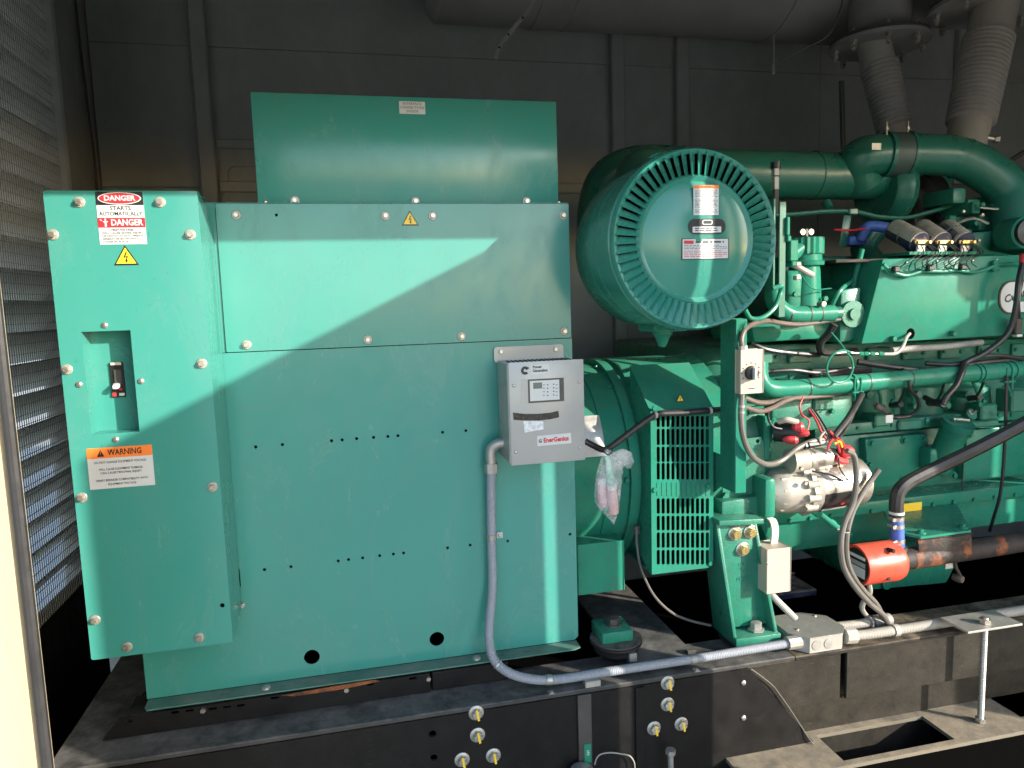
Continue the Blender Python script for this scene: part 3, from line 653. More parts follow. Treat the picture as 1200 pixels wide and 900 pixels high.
# ================================================================== battery charger box
ch = thing('battery_charger', 'grey steel charger box with small display, black tape strip and red lettered label', 'charger', (0.51, -0.07, 1.2))
Yc = -0.14
qx0, qx1, qz0, qz1 = 0.4065, 0.6185, 1.2070, 1.4900
MB().box((0.403, Yc+0.004, qz0+0.004), (0.606, -0.006, qz1-0.004), 0.002).build('case', M_grey, ch)
MB().box((qx0, Yc, qz0), (qx1, Yc+0.0038, qz1), 0.0012, 2).build('front_panel', M_grey, ch)
MB().box((qx1-0.0012, Yc+0.004, qz0+0.002), (qx1, Yc+0.03, qz1-0.002)).build('front_lip', M_grey, ch)
fz0, fz1 = P(620, 419, -0.006).z-0.01, P(620, 405, -0.006).z
a0, a1 = P(578.5, 412, -0.006).x, P(660, 412, -0.006).x
MB().plate(rrect(a0, fz0, a1, fz1, 0.008), [], -0.009, 0.003).build('mounting_flange', M_grey, ch)
for x, y in ((587, 412), (651, 409)): inst('bolt', hexbolt(0.007, 0.006, M_steel), ch, P(x, y, -0.009))
vs_ = MB()
for i in range(15):
    x = 0.418+i*0.0125
    MB().hexa([(x, -0.112, qz1-0.0038), (x+0.006, -0.112, qz1-0.0038), (x+0.010, -0.03, qz1-0.0038), (x+0.004, -0.03, qz1-0.0038), (x, -0.112, qz1-0.0032), (x+0.006, -0.112, qz1-0.0032), (x+0.010, -0.03, qz1-0.0032), (x+0.004, -0.03, qz1-0.0032)]).build('vent_slot', M_hole, ch, smooth=False)
for x, y in ((602.2, 452), (678.7, 447.5), (604.3, 530), (679.8, 524.3)): inst('screw', ME_small, ch, P(x, y, Yc), scale=0.85)
def rectpx(m, x0, y0, x1, y1, th, name, parent, Y=Yc, bev=0):
    a, b = P(x0, y0, Y), P(x1, y1, Y); return MB().box((a.x, Y-th, b.z), (b.x, Y-0.0001, a.z), bev).build(name, m, parent)
o = rectpx(M_grey, 610.5, 445, 670, 469.5, 0.0012, 'display_surround', ch)
o = rectpx(M_dark, 618.3, 444.8, 661, 469.8, 0.0018, 'display_bezel', ch)
rectpx(M_white, 620.5, 446.5, 655.5, 468, 0.0024, 'display_face', o)
rectpx(M_lcd, 624.5, 448.5, 635, 455, 0.0030, 'screen', o)
for i in range(4):
    for xx in (641.5, 648.5):
        q = P(xx, 450.8+i*4.1-(0.6 if xx > 645 else 0), Yc); MB().cyl((q.x, Yc-0.0024, q.z), (q.x, Yc-0.0034, q.z), 0.0019, seg=8).build('indicator', M_ink, o)
t = MB()
for i in range(4):
    for xx in (637, 652):
        q = P(xx, 450.8+i*4.1, Yc); t.box((q.x-0.003, Yc-0.0027, q.z-0.0008), (q.x+0.003, Yc-0.0024, q.z+0.0008))
t.build('print', M_dark, o, kind='stuff')
# maker's plate: round C emblem and two words
o = rectpx(M_white, 622, 427.5, 643.5, 437.8, 0.0005, 'maker_label', ch)
q = P(615.3, 434.2, Yc); R = 0.0115
t = MB()
def arc(c, r0, r1, a0, a1, n=20): return [(c.x+r1*math.cos(a), Yc-0.0008, c.z+r1*math.sin(a)) for a in [a0+(a1-a0)*i/n for i in range(n+1)]]+[(c.x+r0*math.cos(a), Yc-0.0008, c.z+r0*math.sin(a)) for a in [a1+(a0-a1)*i/n for i in range(n+1)]]
t.prism(arc(q, R*0.35, R, 0.75, 2*PI-0.75), (0, 0.0006, 0))
t.prism([(q.x+R*a, Yc-0.0008, q.z+R*b) for a, b in ((0.78, 0.85), (0.2, 0.3), (0.2, 0.05), (0.95, 0.42))], (0, 0.0006, 0))
t.build('emblem', M_ink, ch, smooth=False)
t = MB(); a = P(624, 430.3, Yc); b = P(624, 434.6, Yc)
text(t, 'Power', a.x, a.z, Yc-0.0007, 0.0105, 'LEFT', bold=0.035, width=0.026); text(t, 'Generation', b.x, b.z, Yc-0.0007, 0.0105, 'LEFT', bold=0.035, width=0.042)
t.build('lettering', M_ink, o, smooth=False)
# tape strip, slightly bowed
p = [P(x, y, Yc) for x, y in ((601, 483.5), (615, 485), (630, 485), (645, 483.5), (654.3, 481.5), (655.2, 489), (645, 491.3), (630, 492.8), (615, 492.8), (601.8, 492))]
MB().prism([(q.x, Yc-0.0009, q.z) for q in p], (0, 0.0008, 0)).build('tape_strip', M_tape, ch)
p = [P(x, y, Yc) for x, y in ((613.5, 493.5), (625, 492.9), (636.5, 494), (637, 503), (628, 504.5), (615, 507))]
MB().prism([(q.x, Yc-0.0005, q.z) for q in p], (0, 0.0004, 0)).build('label_residue', mat('torn label', (0.62, 0.62, 0.62), 0.25, vary=0.35, vscale=120), ch)
p = [P(x, y, Yc) for x, y in ((629.3, 511), (669, 507.2), (669.6, 519.2), (630, 522.8))]
o = MB().prism([(q.x, Yc-0.0006, q.z) for q in p], (0, 0.0005, 0)).build('product_label', M_white, ch)
ux = (p[1]-p[0]); L = ux.length; tilt = math.atan2(ux.z, ux.x); c = (p[0]+p[1]+p[2]+p[3])/4
t = MB(); text(t, 'EnerGenius', c.x+0.005*math.cos(tilt), c.z, Yc-0.0009, 0.0185, bold=0.035, width=L*0.74, rot=tilt, sx=1); t.build('lettering', M_red, o, smooth=False)
t = MB(); q = P(633.3, 516.8, Yc)
t.prism([(q.x+0.0050*math.cos(k), Yc-0.0010, q.z+0.0050*math.sin(k)) for k in [0.6+i*5.0/16 for i in range(17)]]+[(q.x+0.0026*math.cos(k), Yc-0.0010, q.z+0.0026*math.sin(k)) for k in [0.6+5.0-i*5.0/16 for i in range(17)]], (0, 0.0003, 0))
t.box((q.x-0.0004, Yc-0.001, q.z-0.0022), (q.x+0.004, Yc-0.0007, q.z+0.0002)); t.build('emblem', M_ink, o, smooth=False)
# label on the left side of the case
a, b = PX(583.5, 448, 0.403), PX(594, 500, 0.403)
y0, y1 = sorted((a.y, b.y)); y0 = max(y0, Yc+0.012); y1 = min(y1, -0.015); z0, z1 = b.z, a.z
o = MB().box((0.4022, y0, z0), (0.4028, y1, z1)).build('side_label', mat('pale side label', (0.30, 0.34, 0.32), 0.4), ch)
t = MB()
for i in range(11):
    yy = y0+(y1-y0)*(0.08+0.08*i)
    t.box((0.4018, yy, z0+0.006), (0.4021, yy+0.0022, z1-random.uniform(0.006, 0.03)))
t.build('print', M_grey, o, kind='stuff')

# ================================================================== conduit from the charger to the junction box
cd = thing('conduit', 'grey flexible conduit dropping from the charger and running right along the black flange', 'conduit', (0.6, -0.1, SK))
r = 0.0132
e0 = P(597, 519, -0.05); e1 = P(575.5, 545, -0.035)
path = [P(575.5, 540, -0.035), P(575.3, 580, -0.03), P(576, 640, -0.028), P(577, 685, -0.03), P(574, 725, -0.045), P(573.5, 752, -0.065), P(579, 773, -0.09), P(594, 787, -0.108), P(618, 795, -0.118), P(650, 796.5, -0.122), P(700, 789, -0.122), P(760, 780, -0.122), P(820, 771, -0.122), P(880, 761, -0.122), P(932, 752.5, -0.122)]
MB().tube(path, r, 12, 10, rib=0.0006, pitch=0.0055).build('jacket', M_cond, cd)
MB().tube([e0+V(0.01, 0, 0.0), e0, e0.lerp(P(577, 520, -0.04), 0.6), P(575.5, 527, -0.036), e1], 0.0155, 14, 8).build('elbow_fitting', M_gal, cd)
MB().cyl(e1+V(0, 0, 0.006), e1+V(0, 0, -0.022), 0.0195, seg=8).build('coupling_nut', M_gal, cd)
MB().cyl(e0+V(-0.006, 0, 0), e0+V(0.008, 0, 0), 0.021, seg=8).build('lock_nut', M_gal, cd)
def band(parent, p, d, r, w2=0.012, th=0.0015, m=None, name='clamp_band'):
    d = d.normalized(); return MB().lathe(p-d*w2/2, d, [(0, r), (0, r+th), (w2, r+th), (w2, r)], 18, cap=False).build(name, m or M_gal, parent)
b1 = band(cd, P(576, 629, -0.029), V(0, 0, 1), r)
q = P(585.5, 627, -0.004); MB().box((q.x-0.009, -0.006, q.z-0.009), (q.x+0.009, -0.001, q.z+0.009), 0.001).build('tab', M_white, b1)
inst('screw', ME_small, b1, (q.x, -0.006, q.z))
for a, b in (((643, 796.5), (656, 796)), ((812, 772.3), (822, 770.8))):
    q, q2 = P(*a, -0.122), P(*b, -0.122)
    b1 = band(cd, q, q2-q, r, 0.016)
    MB().box((q.x-0.008, -0.153, SK+0.0005), (q.x+0.010, -0.132, SK+0.003), 0.0005).build('foot', M_gal, b1)
    inst('screw', ME_small, b1, (q.x+0.001, -0.145, SK+0.003), (0, 0, 0))
band(cd, P(583.5, 779, -0.098), P(594, 787, -0.108)-P(577, 768, -0.083), r, 0.005)

# ================================================================== air cleaner
AY = -0.29
AC = P(816.5, 281, AY); AR = 0.2295
cl = thing('air_cleaner', 'big round green air cleaner canister with radial louvres and three labels', 'air cleaner', (AC.x, AY+0.15, AC.z-AR))
ax = V(0, 1, 0)
MB().lathe(AC, ax, [(0.004, AR-0.013), (0, AR-0.008), (-0.002, AR-0.002), (0.006, AR+0.003), (0.016, AR+0.003), (0.018, AR), (0.024, AR), (0.026, AR+0.004), (0.045, AR+0.004), (0.047, AR), (0.135, AR), (0.138, AR-0.003), (0.141, AR), (0.19, AR), (0.193, AR-0.003), (0.196, AR), (0.30, AR), (0.325, AR-0.006), (0.335, AR-0.02), (0.335, 0.05)], 72, cap=False).build('canister', M_filter, cl)
MB().lathe(AC, ax, [(0.032, 0.0), (0.032, AR-0.004)], 48, cap=False).build('shade_disc', M_hole, cl)  # black disc standing for the shade behind the louvres
MB().lathe(AC, ax, [(0.020, 0.168), (0.004, 0.166), (-0.002, 0.160), (0.002, 0.153), (0.004, 0.148), (-0.004, 0.12), (-0.010, 0.06), (-0.012, 0.0001)], 64, cap=False).build('cover_disc', M_filter, cl)
# one louvre, local frame: +X outwards along the radius, +Z towards the viewer
NV = 58; lv = MB()
ri, ro = 0.163, AR-0.007; w0, w1 = 2*PI*ri/NV, 2*PI*ro/NV
lv.hexa([(ri, -w0*0.50, -0.011), (ro, -w1*0.50, -0.011), (ro, w1*0.42, 0.005), (ri, w0*0.42, 0.005), (ri, -w0*0.50, -0.013), (ro, -w1*0.50, -0.013), (ro, w1*0.42, 0.0025), (ri, w0*0.42, 0.0025)])
lvm = mesh_of(lv, M_filter, False)
for i in range(NV): inst('louvre', lvm, cl, AC, (PI/2, 2*PI*i/NV, 0))
DY = AY-0.0105
def dome(x, z): # distance of the disc surface in front of AY
    r = math.hypot(x-AC.x, z-AC.z); return 0.012 if r < 0.03 else 0.010
o, x0, z0, x1, z1 = label(cl, 'service_label', 812.5, 217, 842, 252, DY)
H = z1-z0; W = x1-x0
quadbox(MB(), x0, z1-H*0.115, x1, z1, DY-0.0009, 0.0003).build('header_band', M_orange, o)
t = MB(); text(t, 'WARNING', (x0+x1)/2+W*0.04, z1-H*0.058, DY-0.0013, H*0.075, width=W*0.5, bold=0.02); t.build('lettering', M_ink, o, smooth=False)
t = MB(); lines(t, x0+W*0.05, z0+H*0.60, x1-W*0.05, z1-H*0.16, 5, DY-0.0009, gap=0.008); lines(t, x0+W*0.05, z0+H*0.24, x1-W*0.05, z0+H*0.56, 7, DY-0.0009, gap=0.008); lines(t, x0+W*0.05, z0+H*0.05, x1-W*0.05, z0+H*0.20, 3, DY-0.0009, gap=0.008)
t.build('print', M_dark, o, smooth=False, kind='stuff')
a, b = P(806, 256.5, DY), P(850, 274.5, DY)
MB().plate(rrect(a.x, b.z, b.x, a.z, (a.z-b.z)*0.49, 8), [], DY-0.0012, 0.001).build('name_plate', M_ink, cl)
o = bpy.data.objects['name_plate']; hx = (a.x+b.x)/2; hz = a.z-b.z
quadbox(MB(), a.x+(b.x-a.x)*0.12, b.z+hz*0.12, a.x+(b.x-a.x)*0.88, b.z+hz*0.50, DY-0.0013, 0.0003).build('number_strip', M_white, o)
t = MB(); lines(t, a.x+(b.x-a.x)*0.18, b.z+hz*0.18, a.x+(b.x-a.x)*0.80, b.z+hz*0.46, 2, DY-0.0017, gap=0.01, h=0.5); t.build('print', M_dark, o, smooth=False, kind='stuff')
MB().plate(rrect(hx-hz*0.33, b.z+hz*0.62, hx+hz*0.40, b.z+hz*0.93, hz*0.12, 3), [rrect(hx-hz*0.27, b.z+hz*0.67, hx+hz*0.34, b.z+hz*0.88, hz*0.08, 3)], DY-0.0017, 0.0004).build('emblem', M_white, o)
o, x0, z0, x1, z1 = label(cl, 'filter_label', 798.5, 279.5, 854, 303.5, DY, M_ink)
H = z1-z0; W = x1-x0
quadbox(MB(), x0+W*0.02, z0+H*0.04, x1-W*0.02, z1-H*0.04, DY-0.0009, 0.0003).build('field', M_white, o)
quadbox(MB(), x0+W*0.05, z1-H*0.26, x0+W*0.25, z1-H*0.10, DY-0.0013, 0.0003).build('patch', M_red, o)
t = MB(); lines(t, x0+W*0.29, z1-H*0.25, x1-W*0.05, z1-H*0.11, 1, DY-0.0013, gap=0.012, h=0.6); lines(t, x0+W*0.05, z0+H*0.48, x1-W*0.05, z1-H*0.30, 3, DY-0.0013, gap=0.008); t.build('print', M_dark, o, smooth=False, kind='stuff')
t = MB(); lines(t, x0+W*0.05, z0+H*0.10, x1-W*0.05, z0+H*0.44, 4, DY-0.0013, gap=0.008); t.build('print', M_red, o, smooth=False, kind='stuff')
for an in (0.62*PI, 1.42*PI, 0.12*PI):        # clips that hold the cover
    q = AC+V(math.cos(an), 0, math.sin(an))*(AR+0.004)+V(0, 0.05, 0)
    n = V(math.cos(an), 0, math.sin(an)); s = V(-math.sin(an), 0, math.cos(an))
    MB().tube([q-s*0.012-V(0, 0.02, 0), q-s*0.014+V(0, 0.012, 0)+n*0.006, q+s*0.014+V(0, 0.012, 0)+n*0.006, q+s*0.012-V(0, 0.02, 0)], 0.0022, 6, 4).build('clip', M_filter, cl)
p0 = P(776, 383, -0.10)
MB().box((p0.x-0.05, -0.16, p0.z-0.012), (p0.x+0.055, -0.04, p0.z+0.012), 0.006).build('saddle', M_engine, cl)
MB().lathe(p0+V(0.0, 0, -0.012), V(0, 0, -1), [(0, 0.030), (0.008, 0.030), (0.012, 0.024), (0.045, 0.010), (0.047, 0.0)], 16).build('dust_valve', M_engine, cl)

# intake pipe from the cleaner to the far bank
ip = thing('intake_pipe', 'dark green intake pipe running behind the round air cleaner', 'pipe', (1.3, 0.5, 1.9))
rr_ = rp(950, 205, 0.55, 27)
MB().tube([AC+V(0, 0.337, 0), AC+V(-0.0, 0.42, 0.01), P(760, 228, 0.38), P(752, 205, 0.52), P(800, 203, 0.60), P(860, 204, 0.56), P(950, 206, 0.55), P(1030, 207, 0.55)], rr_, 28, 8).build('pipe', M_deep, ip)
for x in (952, 993): band(ip, P(x, 206, 0.55), V(1, 0, 0), rr_, 0.012, 0.004, M_deep, 'clamp_band')
q = P(968, 237, 0.5); MB().cyl(q, q+V(0, -0.02, -0.03), 0.018).build('boss', M_deep, ip)
MB().tube([P(800, 196, 0.75), P(745, 196, 0.8), P(712, 212, 0.85), P(700, 250, 0.9), P(702, 300, 0.9)], 0.085, 20).build('rear_elbow', M_deep, ip)

# turbocharger compressor and its delivery elbow
tc_ = thing('turbocharger', 'green turbocharger volute behind the intake pipe, grey sleeve on top', 'turbocharger', P(1040, 260, 0.6))
cc = P(1034, 222, 0.55)
MB().lathe(cc+V(-0.035, 0, 0), V(1, 0, 0), [(0, 0.10), (0.0, rp(1034, 222, 0.55, 36)), (0.015, rp(1034, 222, 0.55, 42)), (0.05, rp(1034, 222, 0.55, 46)), (0.085, rp(1034, 222, 0.55, 41)), (0.10, 0.09), (0.105, 0.06)], 40).build('compressor_cover', M_deep, tc_)
MB().tube([P(1030, 262, 0.50), P(1012, 290, 0.52), P(1032, 318, 0.54)], 0.05, 16).build('outlet', M_deep, tc_)
q = P(1060, 235, 0.62); MB().box((q.x-0.01, 0.55, q.z-0.11), (q.x+0.08, 0.75, q.z+0.04), 0.02, 2).build('bearing_housing', M_dark, tc_)
MB().lathe(P(1068, 235, 0.62), V(1, 0, 0), [(0, 0.06), (0.02, 0.10), (0.09, 0.11), (0.12, 0.07)], 28).build('turbine_housing', M_dark, tc_)
op = thing('delivery_pipe', 'thick green delivery pipe bending down to the engine at the upper right', 'pipe', P(1150, 250, 0.35))
rD = rp(1100, 180, 0.42, 23)
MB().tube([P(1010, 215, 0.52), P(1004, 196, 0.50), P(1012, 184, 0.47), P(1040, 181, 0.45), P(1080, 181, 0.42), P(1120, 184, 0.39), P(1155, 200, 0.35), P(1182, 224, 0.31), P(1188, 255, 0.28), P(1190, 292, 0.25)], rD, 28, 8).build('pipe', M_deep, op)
MB().tube([P(1039, 181, 0.4508), P(1064, 181, 0.432)], rD+0.006, 28, 4, raw=True).build('sleeve', M_sleeve, op)
for x in (1038, 1063):
    d = P(1064, 181, 0.432)-P(1039, 181, 0.4508); b1 = band(op, P(x, 181, 0.4508-(x-1039)*0.00075), d, rD+0.006, 0.014, 0.004, M_deep, 'clamp_band')
    q = P(x+1, 152, 0.42); MB().cyl(q+V(0, 0, -0.02), q+V(0, 0, 0.03), 0.004).cyl(q, q+V(0, 0, 0.01), 0.008, seg=6).build('clamp_screw', M_steel, b1)
band(op, P(1126, 186, 0.385), P(1155, 200, 0.35)-P(1120, 184, 0.39), rD, 0.012, 0.003, M_deep, 'weld_band')
q = P(1026, 172, 0.36); MB().box((q.x-0.02, q.y-0.006, q.z-0.012), (q.x+0.02, q.y-0.004, q.z+0.012)).build('part_label', M_gal, op)

# exhaust bellows, flanges and silencer
def bellows(label, top, bot, n_corr, wt, wb, Y0, Y1, flc, flw):
    b = thing('exhaust_bellows', label, 'exhaust pipe', P(*bot, Y1), 'exhaust bellows up to the silencer')
    a, c = P(*top, Y0), P(*bot, Y1); d = c-a; L = d.length; rA, rB = rp(*top, Y0, wt/2), rp(*bot, Y1, wb/2)
    prof = []
    f0, f1 = 0.26, 0.84
    prof += [(0, rA*0.86), (L*f0, rA*0.86)]
    for i in range(n_corr):
        t = f0+(f1-f0)*(i+0.5)/n_corr; h = (f1-f0)/n_corr; R = rA+(rB-rA)*t
        prof += [(L*(t-h*0.48), R*0.86), (L*(t-h*0.22), R), (L*(t+h*0.22), R), (L*(t+h*0.48), R*0.86)]
    MB().lathe(a, d, [prof[0], prof[1]], 28).build('upper_sleeve', M_stain, b)
    MB().lathe(a, d, prof[2:], 32).build('corrugated_tube', M_stain, b, ang=60)
    MB().lathe(a, d, [(L*f1, rB*0.85), (L*1.04, rB*0.82)], 28).build('lower_sleeve', M_stain, b)
    fc = P(*flc, Y0); fr = rp(*flc, Y0, flw/2)
    MB().lathe(fc, V(0, 0, 1), [(-0.008, fr*0.4), (-0.008, fr), (0.008, fr), (0.008, fr*0.4)], 40).build('flange', M_muff, b)
    MB().lathe(fc, V(0, 0, 1), [(0.010, fr*0.4), (0.010, fr*0.98), (0.024, fr*0.98), (0.024, fr*0.4)], 40).build('flange', M_dark, b)
    for i in range(8):
        an = 2*PI*i/8+0.3; q = fc+V(math.cos(an), math.sin(an), 0)*fr*0.86
        o = MB().cyl(q+V(0, 0, -0.055), q+V(0, 0, 0.045), 0.007, seg=8).build('stud', M_steel, b)
        MB().cyl(q+V(0, 0, -0.024), q+V(0, 0, -0.009), 0.014, seg=6).cyl(q+V(0, 0, -0.044), q+V(0, 0, -0.030), 0.013, seg=6).build('nut', M_steel, o)
    MB().cyl(fc+V(0, 0, 0.02), fc+V(0, 0, 0.22), fr*0.62, seg=28).build('stub', M_muff, b)
    return b
bellows('slimmer ribbed exhaust bellows leaning behind the intake pipe, dim steel', (1022, 45), (1053, 170), 15, 43, 38, 0.92, 0.80, (1030, 52), 108)
bb = bellows('wide ribbed stainless exhaust bellows nearest the upper right corner', (1168, 0), (1131, 172), 20, 56, 52, 0.62, 0.55, (1166, 6), 140)
q = P(1150, 160, 0.5); MB().cyl(q, q+V(0.05, -0.01, -0.01), 0.011).cyl(q+V(0.05, -0.01, -0.01), q+V(0.07, -0.012, -0.012), 0.016, seg=6).build('sensor_port', M_steel, bb)
sm = thing('silencer', 'large grey cylindrical silencer under the roof at the top of the view', 'silencer', (1.5, 1.0, 2.8))
MY = 1.2; zc = 3.2; qd = ray(800, 44); tn = qd.z/qd.y; R = abs((zc-CAM.z)-(MY-CAM.y)*tn)/math.sqrt(1+tn*tn)
xl, xr = P(514, 8, 1.0).x, P(1100, 8, 1.0).x
MB().lathe((xl, MY, zc), V(1, 0, 0), [(-0.05, 0.0), (-0.04, R*0.5), (0, R*0.93), (0.02, R), (0.60, R), (0.602, R+0.004), (0.612, R+0.004), (0.614, R), (xr-xl, R), (xr-xl+0.02, R*0.93), (xr-xl+0.06, R*0.5), (xr-xl+0.07, 0)], 56).build('shell', M_muff, sm)
for x in (P(640, 30, 1.0).x, P(930, 30, 1.0).x):
    MB().lathe((x, MY, zc), V(1, 0, 0), [(0, R), (0, R+0.006), (0.03, R+0.006), (0.03, R)], 48, cap=False).build('hanger_band', M_muff, sm)
hs_ = thing('hanger_strap', 'perforated steel strap hanging crooked below the silencer', 'strap', P(583, 68, 0.62))
q = [P(x, y, yy) for x, y, yy in ((636, -30, 0.64), (622, 8, 0.62), (606, 28, 0.60), (590, 48, 0.6), (583, 60, 0.6), (582, 70, 0.6))]
st = MB(); qs = smoothpts(q, 5)
for a, b in zip(qs, qs[1:]):
    d = (b-a).normalized(); s = V(0.7, 0, 0.7)*0.0
    n = d.cross(V(0, 1, 0)).normalized()*0.007
    st.hexa([a-n, b-n, b+n, a+n, a-n+V(0, 0.002, 0), b-n+V(0, 0.002, 0), b+n+V(0, 0.002, 0), a+n+V(0, 0.002, 0)])
st.build('strap', M_muff, hs_)
for k in (8, 13, 18): MB().cyl(qs[k]+V(0, -0.001, 0), qs[k]+V(0, -0.002, 0), 0.004, seg=10).build('hole', M_hole, hs_)
hw = thing('hanger_wire', 'thin wire hook dangling below the silencer near its right end', 'wire', P(907, 84, 0.7))
MB().tube([P(907, 40, 0.7), P(907, 72, 0.7), P(907, 84, 0.7)], 0.0022, 6).build('drop', M_gal, hw)
MB().tube([P(907, 76, 0.7), P(945, 56, 0.66), P(972, 40, 0.62), P(985, 10, 0.6), P(990, -20, 0.6)], 0.003, 6).build('stay', M_dark, hw)
MB().cyl(P(906.5, 75, 0.7), P(906.5, 87, 0.7), 0.006, seg=8).build('ferrule', M_gal, hw)
# vertical suspension rod beside the first flange
q = P(986, 78, 0.9); hr = thing('hanger_rod', 'dark vertical hanger rod in front of the back wall by the slimmer bellows', 'rod', P(988, 170, 0.9))
MB().tube([P(986, 95, 0.9), P(988, 175, 0.9)], 0.011, 8).build('rod', M_dark, hr)

# ================================================================== alternator
AXY, AXZ, ARR = 0.40, 1.085, 0.345
al = thing('alternator', 'round green alternator barrel with slotted outlet cowl beside the cabinet', 'alternator', (0.85, AXY, AXZ-ARR))
X = V(1, 0, 0)
xb = 0.83
MB().lathe((0.62, AXY, AXZ), X, [(0, ARR-0.01), (0.13, ARR-0.01), (0.132, ARR-0.004), (xb-0.62, ARR-0.004)], 64, cap=False).build('barrel', M_engine, al)
MB().lathe((xb, AXY, AXZ), X, [(0, ARR-0.02), (0, ARR+0.012), (0.03, ARR+0.012), (0.032, ARR+0.002), (0.05, ARR+0.002), (0.052, ARR+0.012), (0.075, ARR+0.012), (0.30, ARR+0.012), (0.36, ARR+0.02), (0.36, 0.1)], 64, cap=False).build('end_ring', M_engine, al)
for an in (0.50, 0.62, 0.80, 0.93, 1.07, 1.22):
    t_ = PI*an; q = V(xb-0.001, AXY-math.sin(t_)*ARR, AXZ+math.cos(t_)*-ARR)
    inst('bolt', hexbolt(0.009, 0.008, M_engine), al, V(xb-0.012, AXY-(ARR+0.002)*math.sin(t_), AXZ-(ARR+0.002)*math.cos(t_)), (PI/2+(t_-PI/2), 0, 0))
# outlet cowl with slots
GY = -0.02
gx0, gx1 = P(763, 560, GY).x, P(836, 560, GY).x
gz1, gz0 = P(800, 479, GY).z, P(800, 669, GY).z
slots = []
rows = [(487.5, 500.5), (502.5, 521.5), (523.5, 541.5), (542.5, 562), (584, 602), (604.5, 621.5), (624, 642), (644.5, 661.5)]
for a, b in rows:
    for i in range(11):
        x = 769.5+i*5.75; p, q = P(x, a, GY), P(x+3.9, b, GY)
        slots.append(rrect(p.x, q.z, q.x, p.z, (q.x-p.x)*0.42, 2))
MB().plate([(gx0, gz0), (gx1-0.015, gz0+0.0), (gx1, gz0+0.02), (gx1, gz1), (gx0, gz1)], slots, GY, 0.004).build('grille', M_engine, al)
for i in range(11):
    x = 769.5+i*5.75; p, q = P(x, 565, GY), P(x+3.9, 581, GY)
    MB().plate(rrect(p.x, q.z, q.x, p.z, (q.x-p.x)*0.42, 2), [], GY-0.0015, 0.0014).build('blank_slot', M_engine, al)
p = (gz1+0.075); yb2 = 0.14
MB().hexa([(gx0, GY+0.0042, gz1), (gx1, GY+0.0042, gz1), (gx1, yb2, p+0.05), (gx0, yb2, p+0.05), (gx0, GY+0.0042, gz1-0.003), (gx1, GY+0.0042, gz1-0.003), (gx1, yb2, p+0.045), (gx0, yb2, p+0.045)]).build('cowl_top', M_engine, al)
MB().prism([(gx0, GY+0.0042, gz1), (gx0, yb2, p+0.045), (gx0, yb2, gz0+0.05), (gx0, GY+0.0042, gz0)], (0.003, 0, 0)).build('cowl_side', M_engine, al)
MB().prism([(gx1-0.003, GY+0.0042, gz1), (gx1-0.003, yb2, p+0.045), (gx1-0.003, yb2, gz0+0.05), (gx1-0.003, GY+0.0042, gz0+0.02)], (0.003, 0, 0)).build('cowl_side', M_engine, al)
MB().box((gx0, GY+0.0042, gz0), (gx1-0.015, 0.2, gz0+0.003)).build('cowl_bottom', M_engine, al)
MB().box((gx0+0.005, 0.035, gz0+0.005), (gx1-0.005, 0.038, gz1)).build('shade_sheet', M_hole, al)  # black sheet standing for the shade behind the grille slots
volt(al, 797, 467, 5, 0.0)
for x, y in ((766.5, 478.5), (767, 574), (829, 569), (832, 660)): inst('bolt', hexbolt(0.008, 0.006, M_engine), al, P(x, y, GY))
# foot and data plate
a = pr(677, 690, 731, 640, 0.04)
MB().box((a[0], 0.04, a[1]), (a[2], 0.4, a[3]), 0.003).build('foot', M_engine, al)
q0 = P(705, 470, 0.10)
def onbarrel(x, th): return V(x, AXY-(ARR-0.003)*math.sin(th), AXZ+(ARR-0.003)*math.cos(th))
dp = MB(); rs = []
for k in range(9):
    th = 0.30*PI+k*0.125*PI/8; a_, b_ = onbarrel(0.655, th), onbarrel(0.755, th); rs.append((a_, b_))
vv = [[dp.bm.verts.new(p_) for p_ in r_] for r_ in rs]
for a_, b_ in zip(vv, vv[1:]): dp.bm.faces.new((a_[0], a_[1], b_[1], b_[0]))
o = dp.build('data_plate', M_gal, al)

fm = thing('isolator_mount', 'round black rubber isolator under the alternator foot', 'mount', P(724, 730, -0.02))
a = P(724, 722, -0.03)
MB().lathe((a.x, -0.01, 0.557), V(0, 0, 1), [(0, 0.055), (0.012, 0.070), (0.030, 0.074), (0.038, 0.082), (0.042, 0.082), (0.046, 0.07)], 36).build('rubber_disc', M_rub, fm)
MB().lathe((a.x, -0.01, 0.602), V(0, 0, 1), [(0, 0.080), (0.005, 0.080), (0.007, 0.074)], 36).build('cap_plate', M_plate, fm)
MB().box((a.x-0.060, -0.055, 0.610), (a.x+0.040, 0.05, 0.645), 0.004, 2).build('foot_block', M_engine, fm)
MB().lathe((a.x-0.005, -0.002, 0.645), V(0, 0, 1), [(0, 0.028), (0.005, 0.028), (0.005, 0.021), (0.022, 0.021), (0.024, 0.016)], 6).build('nut', M_dark, fm)

